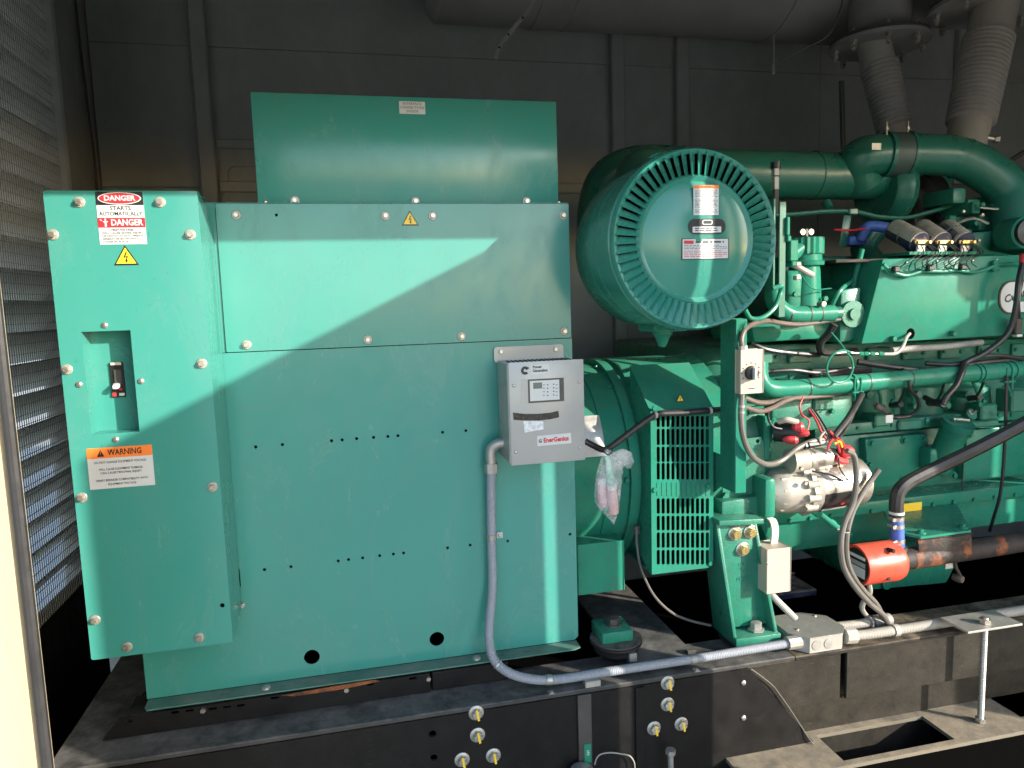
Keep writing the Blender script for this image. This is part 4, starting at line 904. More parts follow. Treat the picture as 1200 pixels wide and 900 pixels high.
# engine-side support leg on the skid
lg = thing('engine_support', 'tapered green cast support leg with three yellow bolts beside the slotted cowl', 'support', P(875, 748, -0.05))
Yl = -0.06
A = [P(x, y, Yl) for x, y in ((844, 614), (892, 612), (909, 745), (857, 752))]
th = 0.012
MB().hexa([A[3]+V(0.004, 0.03, 0.03), A[2]+V(-0.004, 0.03, 0.03), A[1]+V(-0.004, 0.03, -0.002), A[0]+V(0.004, 0.03, -0.002), A[3]+V(0.004, 0.045, 0.03), A[2]+V(-0.004, 0.045, 0.03), A[1]+V(-0.004, 0.045, 0), A[0]+V(0.004, 0.045, 0)], 0.002).build('web', M_cast, lg)
def sidep(t_, b_, wdt): return [b_, b_+V(wdt, 0, 0), t_+V(wdt, 0, 0), t_, b_+V(0, 0.14, 0), b_+V(wdt, 0.14, 0), t_+V(wdt, 0.10, 0), t_+V(0, 0.10, 0)]
MB().hexa(sidep(A[0]+V(0, 0.028, 0), A[3]+V(0, -0.02, 0), th), 0.003).build('rib', M_cast, lg)
MB().hexa(sidep(A[1]+V(-th, 0.028, 0), A[2]+V(-th, -0.02, 0), th), 0.003).build('rib', M_cast, lg)
MB().hexa([A[3]+V(0, -0.03, -0.006), A[2]+V(0, -0.03, -0.006), A[2]+V(0, -0.03, 0.022), A[3]+V(0, -0.03, 0.022), A[3]+V(0, 0.12, -0.006), A[2]+V(0, 0.12, -0.006), A[2]+V(0, 0.12, 0.022), A[3]+V(0, 0.12, 0.022)], 0.003).build('base', M_cast, lg)
MB().hexa([A[0]+V(-0.006, -0.006, -0.004), A[1]+V(0.006, -0.006, -0.004), A[1]+V(0.006, -0.006, 0.012), A[0]+V(-0.006, -0.006, 0.012), A[0]+V(-0.006, 0.1, -0.004), A[1]+V(0.006, 0.1, -0.004), A[1]+V(0.006, 0.1, 0.012), A[0]+V(-0.006, 0.1, 0.012)], 0.002).build('cap', M_cast, lg)
for x, y in ((861, 625), (879, 623), (870, 643.5)):
    bolt(lg, P(x, y, Yl+0.03), 'big')
t = MB()
for s, x, y, wd in (('MNT', 870, 661, 0.028), ('317755', 869, 678, 0.036)):
    q = P(x, y, Yl+0.03)
    for i in range(len(s)): t.box((q.x-wd/2+i*wd/len(s), q.y-0.0015, q.z-0.005), (q.x-wd/2+(i+0.55)*wd/len(s), q.y, q.z+0.005))
t.build('cast_marks', M_cast, lg, kind='stuff')
q = P(880, 726, -0.02); MB().lathe((q.x, -0.05, A[3].z+0.022), V(0, 0, 1), [(0, 0.026), (0.006, 0.026), (0.006, 0.018), (0.026, 0.018), (0.028, 0.013)], 6).build('nut', M_gal, lg)
lm = thing('isolator_mount', 'round grey isolator pad under the tapered support leg', 'mount', P(882, 752, 0))
q = P(882, 748, -0.05)
MB().lathe((q.x, 0.0, SK), V(0, 0, 1), [(0, 0.075), (0.008, 0.082), (0.016, 0.082), (A[3].z-0.008-SK, 0.07)], 36).build('pad', M_rub, lm)

# ================================================================== engine
en = thing('engine', 'large green vee diesel engine block with bolted side covers and oil pan', 'engine', (1.9, 0.6, 0.7))
EY = 0.26
ez = lambda y, Y: P(1060, y, Y).z
MB().box((1.22, EY+0.10, ez(598, EY)), (3.4, 1.2, ez(400, EY)), 0.02, 2).build('block', M_cast, en)
# cylinder side: bulged castings between the pipe and the cover ledge
for i, x in enumerate((985, 1040, 1097, 1155, 1213)):
    q = P(x, 476, EY+0.02)
    MB().lathe((q.x, EY+0.12, q.z-0.09), V(0, 0, 1), [(0, 0.05), (0.015, 0.085), (0.08, 0.095), (0.16, 0.085), (0.19, 0.05)], 24).build('cylinder_bulge', M_cast, en)
    q2 = P(x-20, 463, EY-0.02); MB().cyl(q2+V(0, 0.06, 0), q2, 0.014, seg=14).build('core_plug', M_cast, en)
def strip_px(pts, Y0, dep, name, m, bev=0.004):
    p = [P(x, y, Y0) for x, y in pts]; return MB().hexa([p[3], p[2], p[1], p[0]]+[q+V(0, dep, 0) for q in (p[3], p[2], p[1], p[0])], bev).build(name, m, en)
strip_px([(955, 500), (1210, 478), (1210, 490), (955, 513)], EY-0.005, 0.10, 'ledge', M_cast)
strip_px([(955, 514), (1210, 492), (1210, 566), (955, 590)], EY+0.04, 0.06, 'crankcase_wall', M_cast)
# side covers with bolts
def cover(pts, bolts, Y):
    o = strip_px(pts, Y, 0.05, 'side_cover', M_engine, 0.006)
    for x, y in bolts: bolt(en, P(x, y, Y), 'green')
cover([(1014, 515), (1086, 508), (1086, 567), (1018, 573)], [(1021, 519), (1059, 515.5), (1018.5, 544), (1058, 563), (1082, 514)], EY+0.005)
cover([(1128, 505), (1212, 497), (1212, 556), (1128, 563)], [(1136, 509), (1195, 505), (1117, 557), (1175, 504)], EY+0.005)
# oil filler tube and cap
a, b = P(1098, 548, EY-0.01), P(1121, 500, EY-0.08)
MB().cyl(a, b, 0.045, 0.05, 24).cyl(a.lerp(b, 0.98), b+(b-a).normalized()*0.022, 0.056, seg=24).build('oil_filler', M_engine, en)
MB().box((P(1078, 540, EY).x, EY-0.05, P(1078, 548, EY).z), (P(1098, 540, EY).x, EY+0.03, P(1098, 521, EY).z), 0.012, 2).build('filler_boss', M_engine, en)
q = b+(b-a).normalized()*0.03; MB().tube([q+V(-0.03, 0, 0.004), q+V(0.035, -0.004, -0.004)], 0.006, 8).build('cap_handle', M_steel, en)
q = P(1139, 485, EY-0.03); MB().cyl(q+V(0, 0.05, -0.03), q, 0.022, seg=14).build('drain_boss', M_cast, en)
MB().tube([q+V(-0.015, 0, 0.015), q, q+V(0.02, 0, 0.01)], 0.004, 6).build('wing_tap', M_steel, en)
# pan rail and oil pan
strip_px([(862, 606), (1215, 566), (1215, 580), (862, 620)], EY-0.07, 0.16, 'pan_rail', M_engine)
MB().hexa([P(905, 650, EY-0.03), P(1230, 608, EY-0.03), P(1230, 576, EY-0.03), P(890, 612, EY-0.03)]+[q+V(0, 0.6, 0) for q in (P(905, 650, EY-0.03), P(1230, 608, EY-0.03), P(1230, 576, EY-0.03), P(890, 612, EY-0.03))], 0.012).build('oil_pan', M_engine, en)
MB().hexa([P(1024, 692, EY-0.02), P(1110, 684, EY-0.02), P(1132, 640, EY-0.02), P(1005, 652, EY-0.02)]+[q+V(0, 0.5, 0) for q in (P(1024, 692, EY-0.02), P(1110, 684, EY-0.02), P(1132, 640, EY-0.02), P(1005, 652, EY-0.02))], 0.010).build('oil_sump', M_engine, en)
q = P(1040, 685, EY-0.03); MB().cyl(q+V(0, 0.03, 0), q, 0.022, seg=6).build('drain_plug', M_engine, en)
for x in range(925, 1200, 24): 
    q = P(x, 613-(x-862)*0.114+4, EY-0.07); inst('bolt', ME_gbolt, en, q, scale=0.8)
# flywheel housing behind the column
hs2 = []
for x, y in ((888, 517), (888, 560.5)): p = P(x, y, 0.03); hs2.append(circ(p.x, p.z, 0.007, 14))
pl = [P(x, y, 0.03) for x, y in ((846, 612), (846, 585), (862, 560), (874, 514), (892, 512), (895, 520), (897, 580), (912, 590), (912, 604))]
MB().plate([(p.x, p.z) for p in pl], hs2, 0.03, 0.02).build('housing_flange', M_cast, en)
MB().lathe((P(862, 560, 0.06).x, AXY+0.02, AXZ), V(1, 0, 0), [(0, 0.2), (0, 0.36), (0.03, 0.375), (0.12, 0.375), (0.15, 0.33), (0.15, 0.1)], 56).build('flywheel_housing', M_cast, en)
q = [P(x, y, 0.0) for x, y in ((846, 588), (898, 580), (903, 605), (846, 612))]
MB().hexa([q[3], q[2], q[1], q[0]]+[k+V(0, 0.12, 0) for k in (q[3], q[2], q[1], q[0])], 0.008).build('mounting_pad', M_cast, en)
# upper castings seen between pipe, hood and cleaner
strip_px([(880, 379), (985, 374), (990, 396), (884, 402)], 0.18, 0.3, 'heat_exchanger', M_engine, 0.012)
strip_px([(872, 404), (1225, 396), (1225, 424), (872, 450)], 0.30, 0.3, 'manifold_casting', M_cast, 0.012)
strip_px([(905, 470), (1000, 462), (1000, 498), (905, 512)], 0.13, 0.2, 'block_end', M_cast, 0.012)
o = strip_px([(952, 433), (1022, 430), (1022, 438), (952, 443)], 0.26, 0.02, 'number_plate', M_ink, 0.001)
MB().hexa([P(x, y, 0.14) for x, y in ((984, 402), (1004, 398), (1010, 336), (986, 340))]+[P(x, y, 0.14)+V(0, 0.2, 0) for x, y in ((984, 402), (1004, 398), (1010, 336), (986, 340))], 0.008).build('thermostat_housing', M_cast, en)
q = P(996, 368, 0.14); MB().cyl(q+V(0, 0.02, 0), q+V(0, -0.018, 0), 0.045, seg=24).cyl(q, q+V(0, -0.028, 0), 0.02, seg=14).build('housing_boss', M_cast, en)
# dim bank behind
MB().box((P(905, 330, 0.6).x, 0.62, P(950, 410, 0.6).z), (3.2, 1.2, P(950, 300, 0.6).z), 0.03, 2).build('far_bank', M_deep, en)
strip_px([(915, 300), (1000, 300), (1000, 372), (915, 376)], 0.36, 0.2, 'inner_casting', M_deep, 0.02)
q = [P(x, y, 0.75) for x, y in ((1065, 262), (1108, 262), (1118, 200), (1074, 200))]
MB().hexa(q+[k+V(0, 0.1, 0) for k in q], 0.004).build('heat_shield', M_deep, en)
q = P(1112, 192, 0.74); MB().box((q.x-0.03, 0.72, q.z-0.02), (q.x+0.04, 0.80, q.z+0.035), 0.003).build('shield_tab', M_gal, en)
MB().tube([P(1080, 185, 0.62), P(1092, 225, 0.55), P(1106, 268, 0.45)], 0.014, 10).build('stay_bar', M_rub, en)
# rear equipment right of the solenoids
strip_px([(1140, 272), (1200, 268), (1200, 300), (1140, 300)], 0.30, 0.15, 'bracket_block', M_engine, 0.008)
for x, y in ((1120, 230), (1137, 243), (1165, 240), (1150, 262)):
    q = P(x, y, 0.36); MB().box((q.x-0.03, 0.34, q.z-0.03), (q.x+0.03, 0.5, q.z+0.03), 0.01, 2).build('casting_lug', M_cast, en)
MB().lathe(P(1162, 258, 0.33), V(1, 0, 0), [(0, 0.03), (0, 0.06), (0.03, 0.06), (0.03, 0.045), (0.12, 0.045), (0.12, 0.06), (0.15, 0.06)], 24).build('pump_body', M_cast, en)
for x, y in ((1142, 262), (1178, 262), (1150, 240)): q = P(x, y, 0.3); inst('bolt', ME_gbolt, en, q)

# aftercooler hood
hd = thing('engine_hood_cover', 'flat bright green aftercooler cover on the engine with an oval badge', 'cover', P(1100, 402, 0.1))
HY = 0.10
q = [P(x, y, HY) for x, y in ((1009.5, 403), (1300, 386), (1300, 295), (1035, 303.5))]
MB().hexa(q+[k+V(0, 0.32, 0) for k in q], 0.004).build('cover_box', M_engine, hd)
for x, y in ((1044, 397), (1114, 391)):
    p = P(x, y, HY); o = inst('bolt', hexbolt(0.010, 0.02, M_engine), hd, p)
p = P(1067, 391, HY); MB().prism([(p.x+0.017*math.cos(k), HY-0.0006, p.z+0.019*math.sin(k)) for k in [2*PI*i/20 for i in range(20)]], (0, 0.0004, 0)).build('cable_opening', M_hole, hd)
c = P(1197, 348, HY)
bw_, bh_ = rp(1197, 348, HY, 33), rp(1197, 348, HY, 19.5)
o = MB().plate(rrect(c.x-bw_, c.z-bh_, c.x+bw_, c.z+bh_, bh_*0.85, 8), [], HY-0.003, 0.0025).build('badge', M_ink, hd)
MB().plate(rrect(c.x-bw_*0.93, c.z-bh_*0.90, c.x+bw_*0.93, c.z+bh_*0.90, bh_*0.78, 8), [], HY-0.0036, 0.0005).build('badge_field', M_white, o)
t = MB(); text(t, 'Cummins', c.x-bw_*0.04, c.z+bh_*0.22, HY-0.0039, bh_*0.62, bold=0.03, shear=0.15, rot=0.30, width=bw_*1.55); t.build('lettering', M_ink, o, smooth=False)
MB().plate(rrect(c.x-bw_*0.42, c.z-bh_*0.28, c.x+bw_*0.42, c.z+bh_*0.10, bh_*0.15, 4), [], HY-0.0043, 0.0005).build('badge_bar', M_engine, o)

M_shell = mat('dusty sunlit shell', (0.52, 0.45, 0.36), 0.4, metal=0.2, vary=0.2, vscale=35, dust=0.4)  # tan dusty metal, lightened for sunlight on the solenoid tops
# three solenoids on the cover
for i, (bx, fx, nm) in enumerate(((1053, 1076.5, 'leftmost'), (1084.5, 1102, 'middle'), (1114, 1128.5, 'rightmost'))):
    s = thing('fuel_solenoid', nm+' of the three blue black solenoid cylinders on the engine cover', 'solenoid', P(fx, 297, 0.13), 'solenoids on the engine cover')
    a, b = P(bx-6, 268, 0.27), P(fx, 284, 0.135); R = rp(fx, 283, 0.135, 13); d = b-a
    MB().lathe(a, d, [(0, R*0.7), (0.01, R*0.95), (0.012, R), (d.length, R), (d.length+0.004, R*0.93)], 26).build('can', M_sol, s)
    uu = V(1, 0, 0); ww = uu.cross(d.normalized()).normalized()
    if ww.z < 0: ww = -ww
    sh = MB(); nn = d.normalized()
    sh.rings([[a+nn*t_+(uu*math.cos(k_)+ww*math.sin(k_))*(R*r_) for k_ in [PI*(-0.02+1.0*j_/14) for j_ in range(15)]]+[a+nn*t_+(uu*math.cos(k_)+ww*math.sin(k_))*(R*(r_-0.06)) for k_ in [PI*(0.98-1.0*j_/14) for j_ in range(15)]] for t_, r_ in ((0.012, 1.0), (0.02, 1.025), (d.length-0.004, 1.025), (d.length+0.004, 0.97))]).build('upper_shell', M_shell, s)
    MB().lathe(a, d, [(d.length*0.55, R), (d.length*0.55, R+0.001), (d.length*0.60, R+0.001), (d.length*0.60, R)], 26, cap=False).build('band', M_chrome, s)
    n = d.normalized(); e = b+n*0.005
    # terminals; the upper half has sunlight put into its colour
    MB().box(e+V(-R*0.7, -0.014, -R*0.15), e+V(R*0.75, 0.0, R*0.25), 0.003).build('terminal_block', M_brass, s)
    MB().box(e+V(-R*0.45, -0.010, -R*0.95), e+V(R*0.45, 0.0, -R*0.2), 0.003).build('terminal_tab', M_gal, s)
    for k in (-0.55, 0.6): MB().cyl(e+V(R*k, -0.014, R*0.02), e+V(R*k, -0.024, R*0.02), 0.0055, seg=6).build('terminal_nut', M_brass, s)
    MB().box(P(fx-14, 299, 0.13)+V(0, -0.012, 0), P(fx+14, 296, 0.13)+V(0, 0.13, 0.004), 0.001).build('saddle', M_engine, s)
    for k, x_, y_ in ((-0.7, -22, 314), (-0.35, -12, 317), (0.3, -4, 315), (0.7, 8, 316), (0.5, 16, 313)):
        q = e+V(R*k, -0.02, -R*0.2); MB().tube([q, q+V(R*k*0.5, -0.022, -0.03), P(fx+x_*0.6, 306, 0.055), P(fx+x_, y_, 0.075)], 0.0017, 6).build('lead', M_ink, s)
hn = thing('solenoid_harness', 'green painted wiring harness looped across the top of the engine cover', 'wire', P(1100, 322, 0.09))
MB().tube([P(x, y, 0.085) for x, y in ((1035, 310), (1045, 318), (1062, 323), (1082, 318), (1104, 318), (1125, 317), (1143, 319), (1160, 314), (1172, 310), (1200, 309))], 0.0062, 8).build('loom', M_engine, hn)
for x, y in ((1049, 316), (1089, 314), (1127, 313)): q = P(x, y, 0.075); MB().box(q-V(0.012, 0.012, 0.010), q+V(0.012, 0.008, 0.012), 0.004).build('splice', M_ink, hn)
MB().box(P(1163, 318, 0.088)+V(0, -0.006, 0), P(1171, 305, 0.088)+V(0, 0.01, 0), 0.003).build('clip', M_engine, hn)

# mounting column with thermostat switch box
cm = thing('mounting_column', 'upright green angle column between the slotted cowl and the engine', 'column', P(866, 590, -0.10))
KY = -0.13
kx0, kx1 = P(862, 480, KY).x, P(875, 480, KY).x
kz1, kz0 = P(868, 374, KY).z, P(868, 578, KY).z
MB().box((kx0, KY, kz0), (kx1, KY+0.006, kz1), 0.0015).build('front_flange', M_engine, cm)
MB().box((kx0, KY+0.0062, kz0), (kx0+0.006, KY+0.09, kz1), 0.0015).build('side_web', M_engine, cm)
MB().box((kx0+0.006, KY+0.085, kz0-0.02), (kx1+0.05, KY+0.09, kz1), 0.0015).build('rear_flange', M_engine, cm)
MB().prism([(kx0+0.001, KY+0.004, kz0), (kx0+0.001, KY+0.09, kz0), (kx0+0.001, KY+0.16, kz0-0.05), (kx0+0.001, KY+0.16, kz0+0.1), (kx0+0.001, KY+0.09, kz0+0.1)], (0.004, 0, 0)).build('gusset', M_engine, cm)
MB().hexa([P(x, y, KY) for x, y in ((863, 395), (876, 390), (876, 374), (863, 380))]+[P(x, y, KY)+V(0, 0.05, 0) for x, y in ((863, 395), (876, 390), (876, 374), (863, 380))], 0.003).build('top_lug', M_engine, cm)
sw = thing('switch_box', 'small beige switch box with a round black knob on the green column', 'switch', P(880, 460, -0.15))
a = pr(868, 459.5, 894, 411, KY-0.028)
MB().box((a[0], KY-0.028, a[1]), (a[2], KY-0.001, a[3]), 0.002, 2).build('box', M_beige, sw)
q = P(880, 437, KY-0.028); 
o = MB().lathe(q, V(0, -1, 0), [(0, 0.021), (0.012, 0.019), (0.014, 0.015)], 26).build('knob', M_ink, sw)
MB().box((q.x-0.004, KY-0.055, q.z-0.017), (q.x+0.005, KY-0.041, q.z+0.017), 0.002).build('grip', M_white, o)
t = MB()
for k in range(9):
    an = math.radians(-120+k*30); t.box((q.x+0.029*math.sin(an)-0.0018, KY-0.0286, q.z+0.029*math.cos(an)-0.0018), (q.x+0.029*math.sin(an)+0.0018, KY-0.0282, q.z+0.029*math.cos(an)+0.0018))
t.box((q.x-0.008, KY-0.0286, q.z-0.047), (q.x+0.012, KY-0.0282, q.z-0.0445)); t.build('scale_marks', M_ink, sw, kind='stuff')
MB().cyl(P(870.5, 411, KY-0.014), P(870, 405, KY-0.014), 0.014, seg=8).build('cable_gland', M_gal, sw)

# plate, terminal strip and filter canister between cleaner and hood
vp = thing('upright_bracket', 'narrow dark green upright bracket at the right rim of the air cleaner', 'bracket', P(915, 360, -0.02))
MB().box((P(913, 300, -0.02).x, -0.02, P(913, 372, -0.02).z), (P(921, 300, -0.02).x, -0.014, P(913, 236, -0.02).z), 0.002).build('plate', M_deep, vp)
MB().box((P(906, 300, -0.015).x, -0.014, P(913, 340, -0.02).z), (P(910, 300, -0.02).x, 0.03, P(913, 232, -0.02).z), 0.002).build('plate', M_deep, vp)
ts = thing('terminal_strip', 'green painted terminal blocks on the upright bracket', 'terminal block', P(930, 315, -0.01))
for x0_, y0_, x1_, y1_ in ((922, 254, 926.5, 276), (926, 281, 936, 306), (923, 276, 928, 283), (928, 306, 934, 312)):
    pbox(MB(), x0_, y0_, x1_, y1_, -0.03, 0.01, 0.003).build('block', M_engine, ts)
for x, y in ((934, 310), (934, 326)):
    q = P(x, y, -0.02); MB().box(q-V(0.010, 0.01, 0.006), q+V(0.010, 0.01, 0.008), 0.003).build('spade', M_wcond, ts)
fc_ = thing('filler_canister', 'green coolant filler canister with ribbed cap and wing nut', 'canister', P(958, 372, 0.12))
FY = 0.12
a, b = P(952, 375, FY), P(960, 264, FY); d = V(0, 0, 1); c0 = P(958, 318, FY)
R = rp(958, 318, FY, 18)
MB().lathe((c0.x-0.008, FY+0.06, a.z), d, [(0, R*1.15), (c0.z-a.z, R*1.0), (c0.z-a.z+0.02, R*0.95), (c0.z-a.z+0.022, R*1.22), (c0.z-a.z+0.035, R*1.25), (c0.z-a.z+0.038, R*1.1), (c0.z-a.z+0.06, R*1.08), (c0.z-a.z+0.062, R*1.2)], 28).build('neck', M_engine, fc_)
zt_ = c0.z+0.06
cp2 = MB(); n = 40
cp2.rings([[V(c0.x-0.008+math.cos(2*PI*k/n)*R*(1.18+(0.04 if k % 2 else -0.03)), FY+0.06+math.sin(2*PI*k/n)*R*(1.18+(0.04 if k % 2 else -0.03)), zz) for k in range(n)] for zz in (zt_, zt_+0.055)]).build('cap', M_engine, fc_, ang=20)
q = V(c0.x-0.008, FY+0.05, zt_+0.055)
MB().cyl(q, q+V(0, 0, 0.03), 0.006, seg=8).build('stud', M_steel, fc_)
for s_ in (-1, 1): MB().lathe(q+V(0.016*s_, -0.003, 0.02), V(0, 1, 0), [(0, 0.010), (0.005, 0.010)], 14).build('wing', M_steel, fc_)
q = P(942, 330, FY); MB().box((q.x-0.05, FY+0.02, P(942, 372, FY).z), (q.x+0.02, FY+0.12, P(942, 316, FY).z), 0.02, 3).build('body', M_engine, fc_)
q = P(962, 330, FY-0.02); MB().tube([P(926, 308, 0.06), P(944, 318, 0.05), P(952, 322, 0.06)], 0.010, 10).build('drain_hose', M_wcond, fc_)
MB().cyl(P(925, 300, 0.15), P(946, 284, 0.16), 0.026, seg=16).build('side_port', M_engine, fc_)
pst = thing('support_post', 'slim green post leaning beside the bright green engine cover', 'post', P(1000, 335, 0.2))
MB().tube([P(1010, 292, 0.2), P(999, 337, 0.2)], 0.010, 12).build('post', M_engine, pst)
bv = thing('blue_valve', 'blue painted valve fitting behind the solenoids', 'valve', P(1005, 288, 0.4))
MB().box(P(996, 288, 0.4), P(1018, 276, 0.4)+V(0, 0.06, 0), 0.012, 2).build('body', M_blue, bv)
MB().tube([P(1008, 282, 0.4), P(1014, 268, 0.39), P(1022, 265, 0.38), P(1040, 267, 0.36)], 0.020, 12).build('elbow', M_blue, bv)
MB().tube([P(978, 269, 0.36), P(995, 270, 0.36), P(1014, 268, 0.36)], 0.004, 8).build('lead', M_red, bv)
tp = MB()
o = thing('engine_top_deck', 'dusty green deck plate behind the bright cover under the solenoids', 'plate', P(1000, 305, 0.3))
q = [P(978, 304, 0.13), P(1040, 303, 0.13)]
MB().box((P(975, 303, 0.18).x, 0.16, P(1000, 308, 0.18).z), (P(1035, 303, 0.42).x, 0.5, P(1000, 304, 0.18).z), 0.002).build('plate', M_dusty, o)

# thin fuel line on top and its strap
fl_ = thing('fuel_line', 'thin green fuel line crossing in front of the turbocharger', 'pipe', P(1050, 255, 0.4))
MB().tube([P(x, y, 0.42) for x, y in ((900, 252), (930, 251), (965, 248), (1000, 248), (1030, 254), (1062, 255), (1095, 247), (1130, 237), (1178, 228))], 0.0085, 10).build('tube', M_deep, fl_)
for x, y in ((999, 248), (1130, 237)):
    q = P(x, y, 0.415); MB().box(q-V(0.02, 0.01, 0.012), q+V(0.02, 0.01, 0.012), 0.004).build('clip', M_deep, fl_)
MB().hexa([P(x, y, 0.42) for x, y in ((983, 290), (992, 290), (998, 252), (989, 252))]+[P(x, y, 0.43) for x, y in ((983, 290), (992, 290), (998, 252), (989, 252))], 0.001).build('strap', M_deep, fl_)
MB().hexa([P(x, y, 0.40) for x, y in ((1120, 265), (1126, 265), (1132, 240), (1125, 240))]+[P(x, y, 0.41) for x, y in ((1120, 265), (1126, 265), (1132, 240), (1125, 240))], 0.001).build('strap', M_deep, fl_)
pf = thing('pipe_fitting', 'steel threaded fitting with black lead rising above the intake pipe', 'fitting', P(910, 225, 0.30))
a = P(909, 222, 0.25); b = P(909, 190, 0.25)
MB().tube([P(908, 250, 0.25), P(909, 232, 0.25), a], 0.010, 8).build('lead', M_dark, pf)
MB().cyl(a, a.lerp(b, 0.45), 0.013, seg=6).cyl(a.lerp(b, 0.5), a.lerp(b, 0.75), 0.015, seg=6).build('union', M_gal, pf)
MB().cyl(a.lerp(b, 0.75), b, 0.017, seg=12).build('cap', M_rub, pf)
ep = thing('hose_end', 'dark round rubber hose end in a green collar at the right edge', 'hose', P(1200, 290, 0.1))
c = P(1204, 272, 0.05); MB().lathe(c, V(-0.25, -1, 0), [(-0.1, 0.056), (0, 0.056), (0.004, 0.05)], 28).build('collar', M_engine, ep)
MB().lathe(c, V(-0.25, -1, 0), [(0.002, 0.049), (0.02, 0.047), (0.024, 0.02)], 28).build('end', M_rub, ep)

# ================================================================== coolant pipes and hoses on the engine side
cp1 = thing('coolant_pipe', 'short bright green coolant pipe with two clamp bands below the air cleaner', 'pipe', P(945, 370, 0.05))
rA = rp(945, 368, 0.05, 10)
MB().tube([P(905, 338, 0.06), P(908, 354, 0.05), P(921, 366, 0.05), P(938, 368.5, 0.05), P(976, 367, 0.05)], rA, 18, 8).build('pipe', M_engine, cp1)
MB().cyl(P(974, 367, 0.05), P(984, 366.5, 0.05), rA*0.72, seg=16).build('stub', M_deep, cp1)
for x in (923, 946, 959): band(cp1, P(x, 368, 0.05), V(1, 0.02, 0), rA, 0.004, 0.0012, M_dark)
q = P(963, 356, 0.03); MB().cyl(q+V(0, -0.012, 0), q+V(0, 0.015, 0), 0.008, seg=10).build('clamp_screw', M_steel, cp1)
MB().tube([P(873, 363, -0.05), P(880, 373, -0.05), P(894, 372, -0.05), P(908, 360, -0.04), P(914, 345, -0.02), P(916, 336, -0.02), P(905, 338, -0.02)], 0.0075, 10).build('overflow_tube', M_engine, cp1)
mp_ = thing('coolant_rail', 'long green coolant rail pipe crossing the engine side with bracket clamps', 'pipe', P(1050, 446, 0.08))
rB = rp(1000, 448, 0.08, 10.5)
MB().tube([P(889, 425, 0.10), P(890, 443, 0.09), P(898, 454, 0.08), P(915, 456, 0.08), P(960, 453, 0.08), P(1000, 449.5, 0.08), P(1060, 444, 0.08), P(1130, 438, 0.08), P(1220, 431, 0.08)], rB, 20, 8).build('pipe', M_engine, mp_)
for x in (945, 1015, 1064): band(mp_, P(x, 454-(x-945)*0.085, 0.08), V(1, 0, 0.0), rB, 0.004, 0.0015, M_dark, 'cable_tie')
for x in (998, 1143, 1148, 1178, 1185): band(mp_, P(x, 454-(x-945)*0.085, 0.08), V(1, 0, 0.0), rB, 0.009, 0.004, M_engine, 'clamp_band')
for x in (1005, 1183):
    q = P(x, 460-(x-1005)*0.07, 0.05); MB().box(q-V(0.022, 0.005, 0.002), q+V(0.022, 0.02, 0.004), 0.001).build('clamp_foot', M_engine, mp_)
    MB().cyl(q+V(-0.012, 0, -0.03), q+V(-0.012, 0, 0.05), 0.004, seg=8).cyl(q+V(0.012, 0, -0.03), q+V(0.012, 0, 0.05), 0.004, seg=8).build('u_bolt', M_engine, mp_)
hp1 = thing('braided_hose', 'pale braided hose lying under the bottom edge of the bright cover', 'hose', P(1090, 408, 0.12))
MB().tube([P(x, y, 0.13) for x, y in ((1045, 411), (1075, 408), (1110, 406), (1150, 401))], 0.012, 12, 10, rib=0.0005, pitch=0.006).build('hose', M_wcond, hp1)
rl = thing('pull_cable', 'thin green cable coiled in one loop above the coolant rail', 'cable', P(983, 446, 0.03))
pts = [P(975, 392, 0.10), P(984, 405, 0.06), P(996, 416, 0.04)]
c = P(982, 429, 0.03); RR = rp(982, 429, 0.03, 19)
pts = [P(974, 390, 0.10), P(986, 404, 0.06)]+[c+V(RR*math.cos(k), -0.002*i, RR*math.sin(k)) for i, k in enumerate([1.0-j*2*PI/12 for j in range(13)])]
MB().tube(pts, 0.0036, 8).build('loop', M_engine, rl)
MB().tube([P(975, 415, 0.03), P(990, 413, 0.03), P(1004, 414, 0.03), P(1036, 415, 0.03)], 0.0035, 8).build('rod', M_steel, rl)
for x in (1009, 1015, 1022, 1032): MB().cyl(P(x-2.5, 414.5, 0.03), P(x+2.5, 414.7, 0.03), 0.007, seg=6).build('union', M_engine, rl)
MB().tube([P(1036, 415, 0.03), P(1050, 414, 0.03), P(1058, 406, 0.04), P(1062, 396, 0.07), P(1066, 391, 0.10)], 0.0055, 8).build('sheath', M_wcond, rl)

# cables
def cable(name, label, segs, r, m, cat='cable', Yoff=0.0, group=None, rib=0):
    t_ = thing(name, label, cat, P(*segs[len(segs)//2][:2], segs[len(segs)//2][2]), group)
    MB().tube([P(x, y, Y+Yoff) for x, y, Y in segs], r, 10, 8, rib=rib, pitch=0.006).build('sheath', m, t_); return t_
t_ = cable('switch_cable', 'dusty brown cable arching over the beige switch box to the engine', [(869.5, 407, -0.144), (869, 396, -0.14), (874, 385, -0.12), (885, 379, -0.06), (900, 376, 0.0), (915, 378.5, 0.03), (940, 380, 0.04), (984, 373.5, 0.05)], 0.0078, M_brown)
t_ = cable('switch_cable', 'grey cable looping below the beige switch box over the starter', [(869.5, 460, -0.144), (868.5, 490, -0.15), (872, 515, -0.15), (882, 535, -0.14), (898, 544, -0.10), (915, 540, -0.07), (935, 525, -0.06), (955, 516.5, -0.05), (976, 514, -0.03)], 0.0088, M_cable)
for x, y in ((869, 476), (868.5, 483)): band(t_, P(x, y, -0.148), V(0, 0, 1), 0.0088, 0.006, 0.001, M_wcond, 'cable_tie')
t_ = cable('loom', 'brown loom running under the coolant rail beside the switch box', [(870, 476, -0.06), (890, 482, -0.03), (905, 478, 0.0), (925, 468, 0.04), (950, 465, 0.07), (985, 462, 0.10)], 0.008, M_brown)
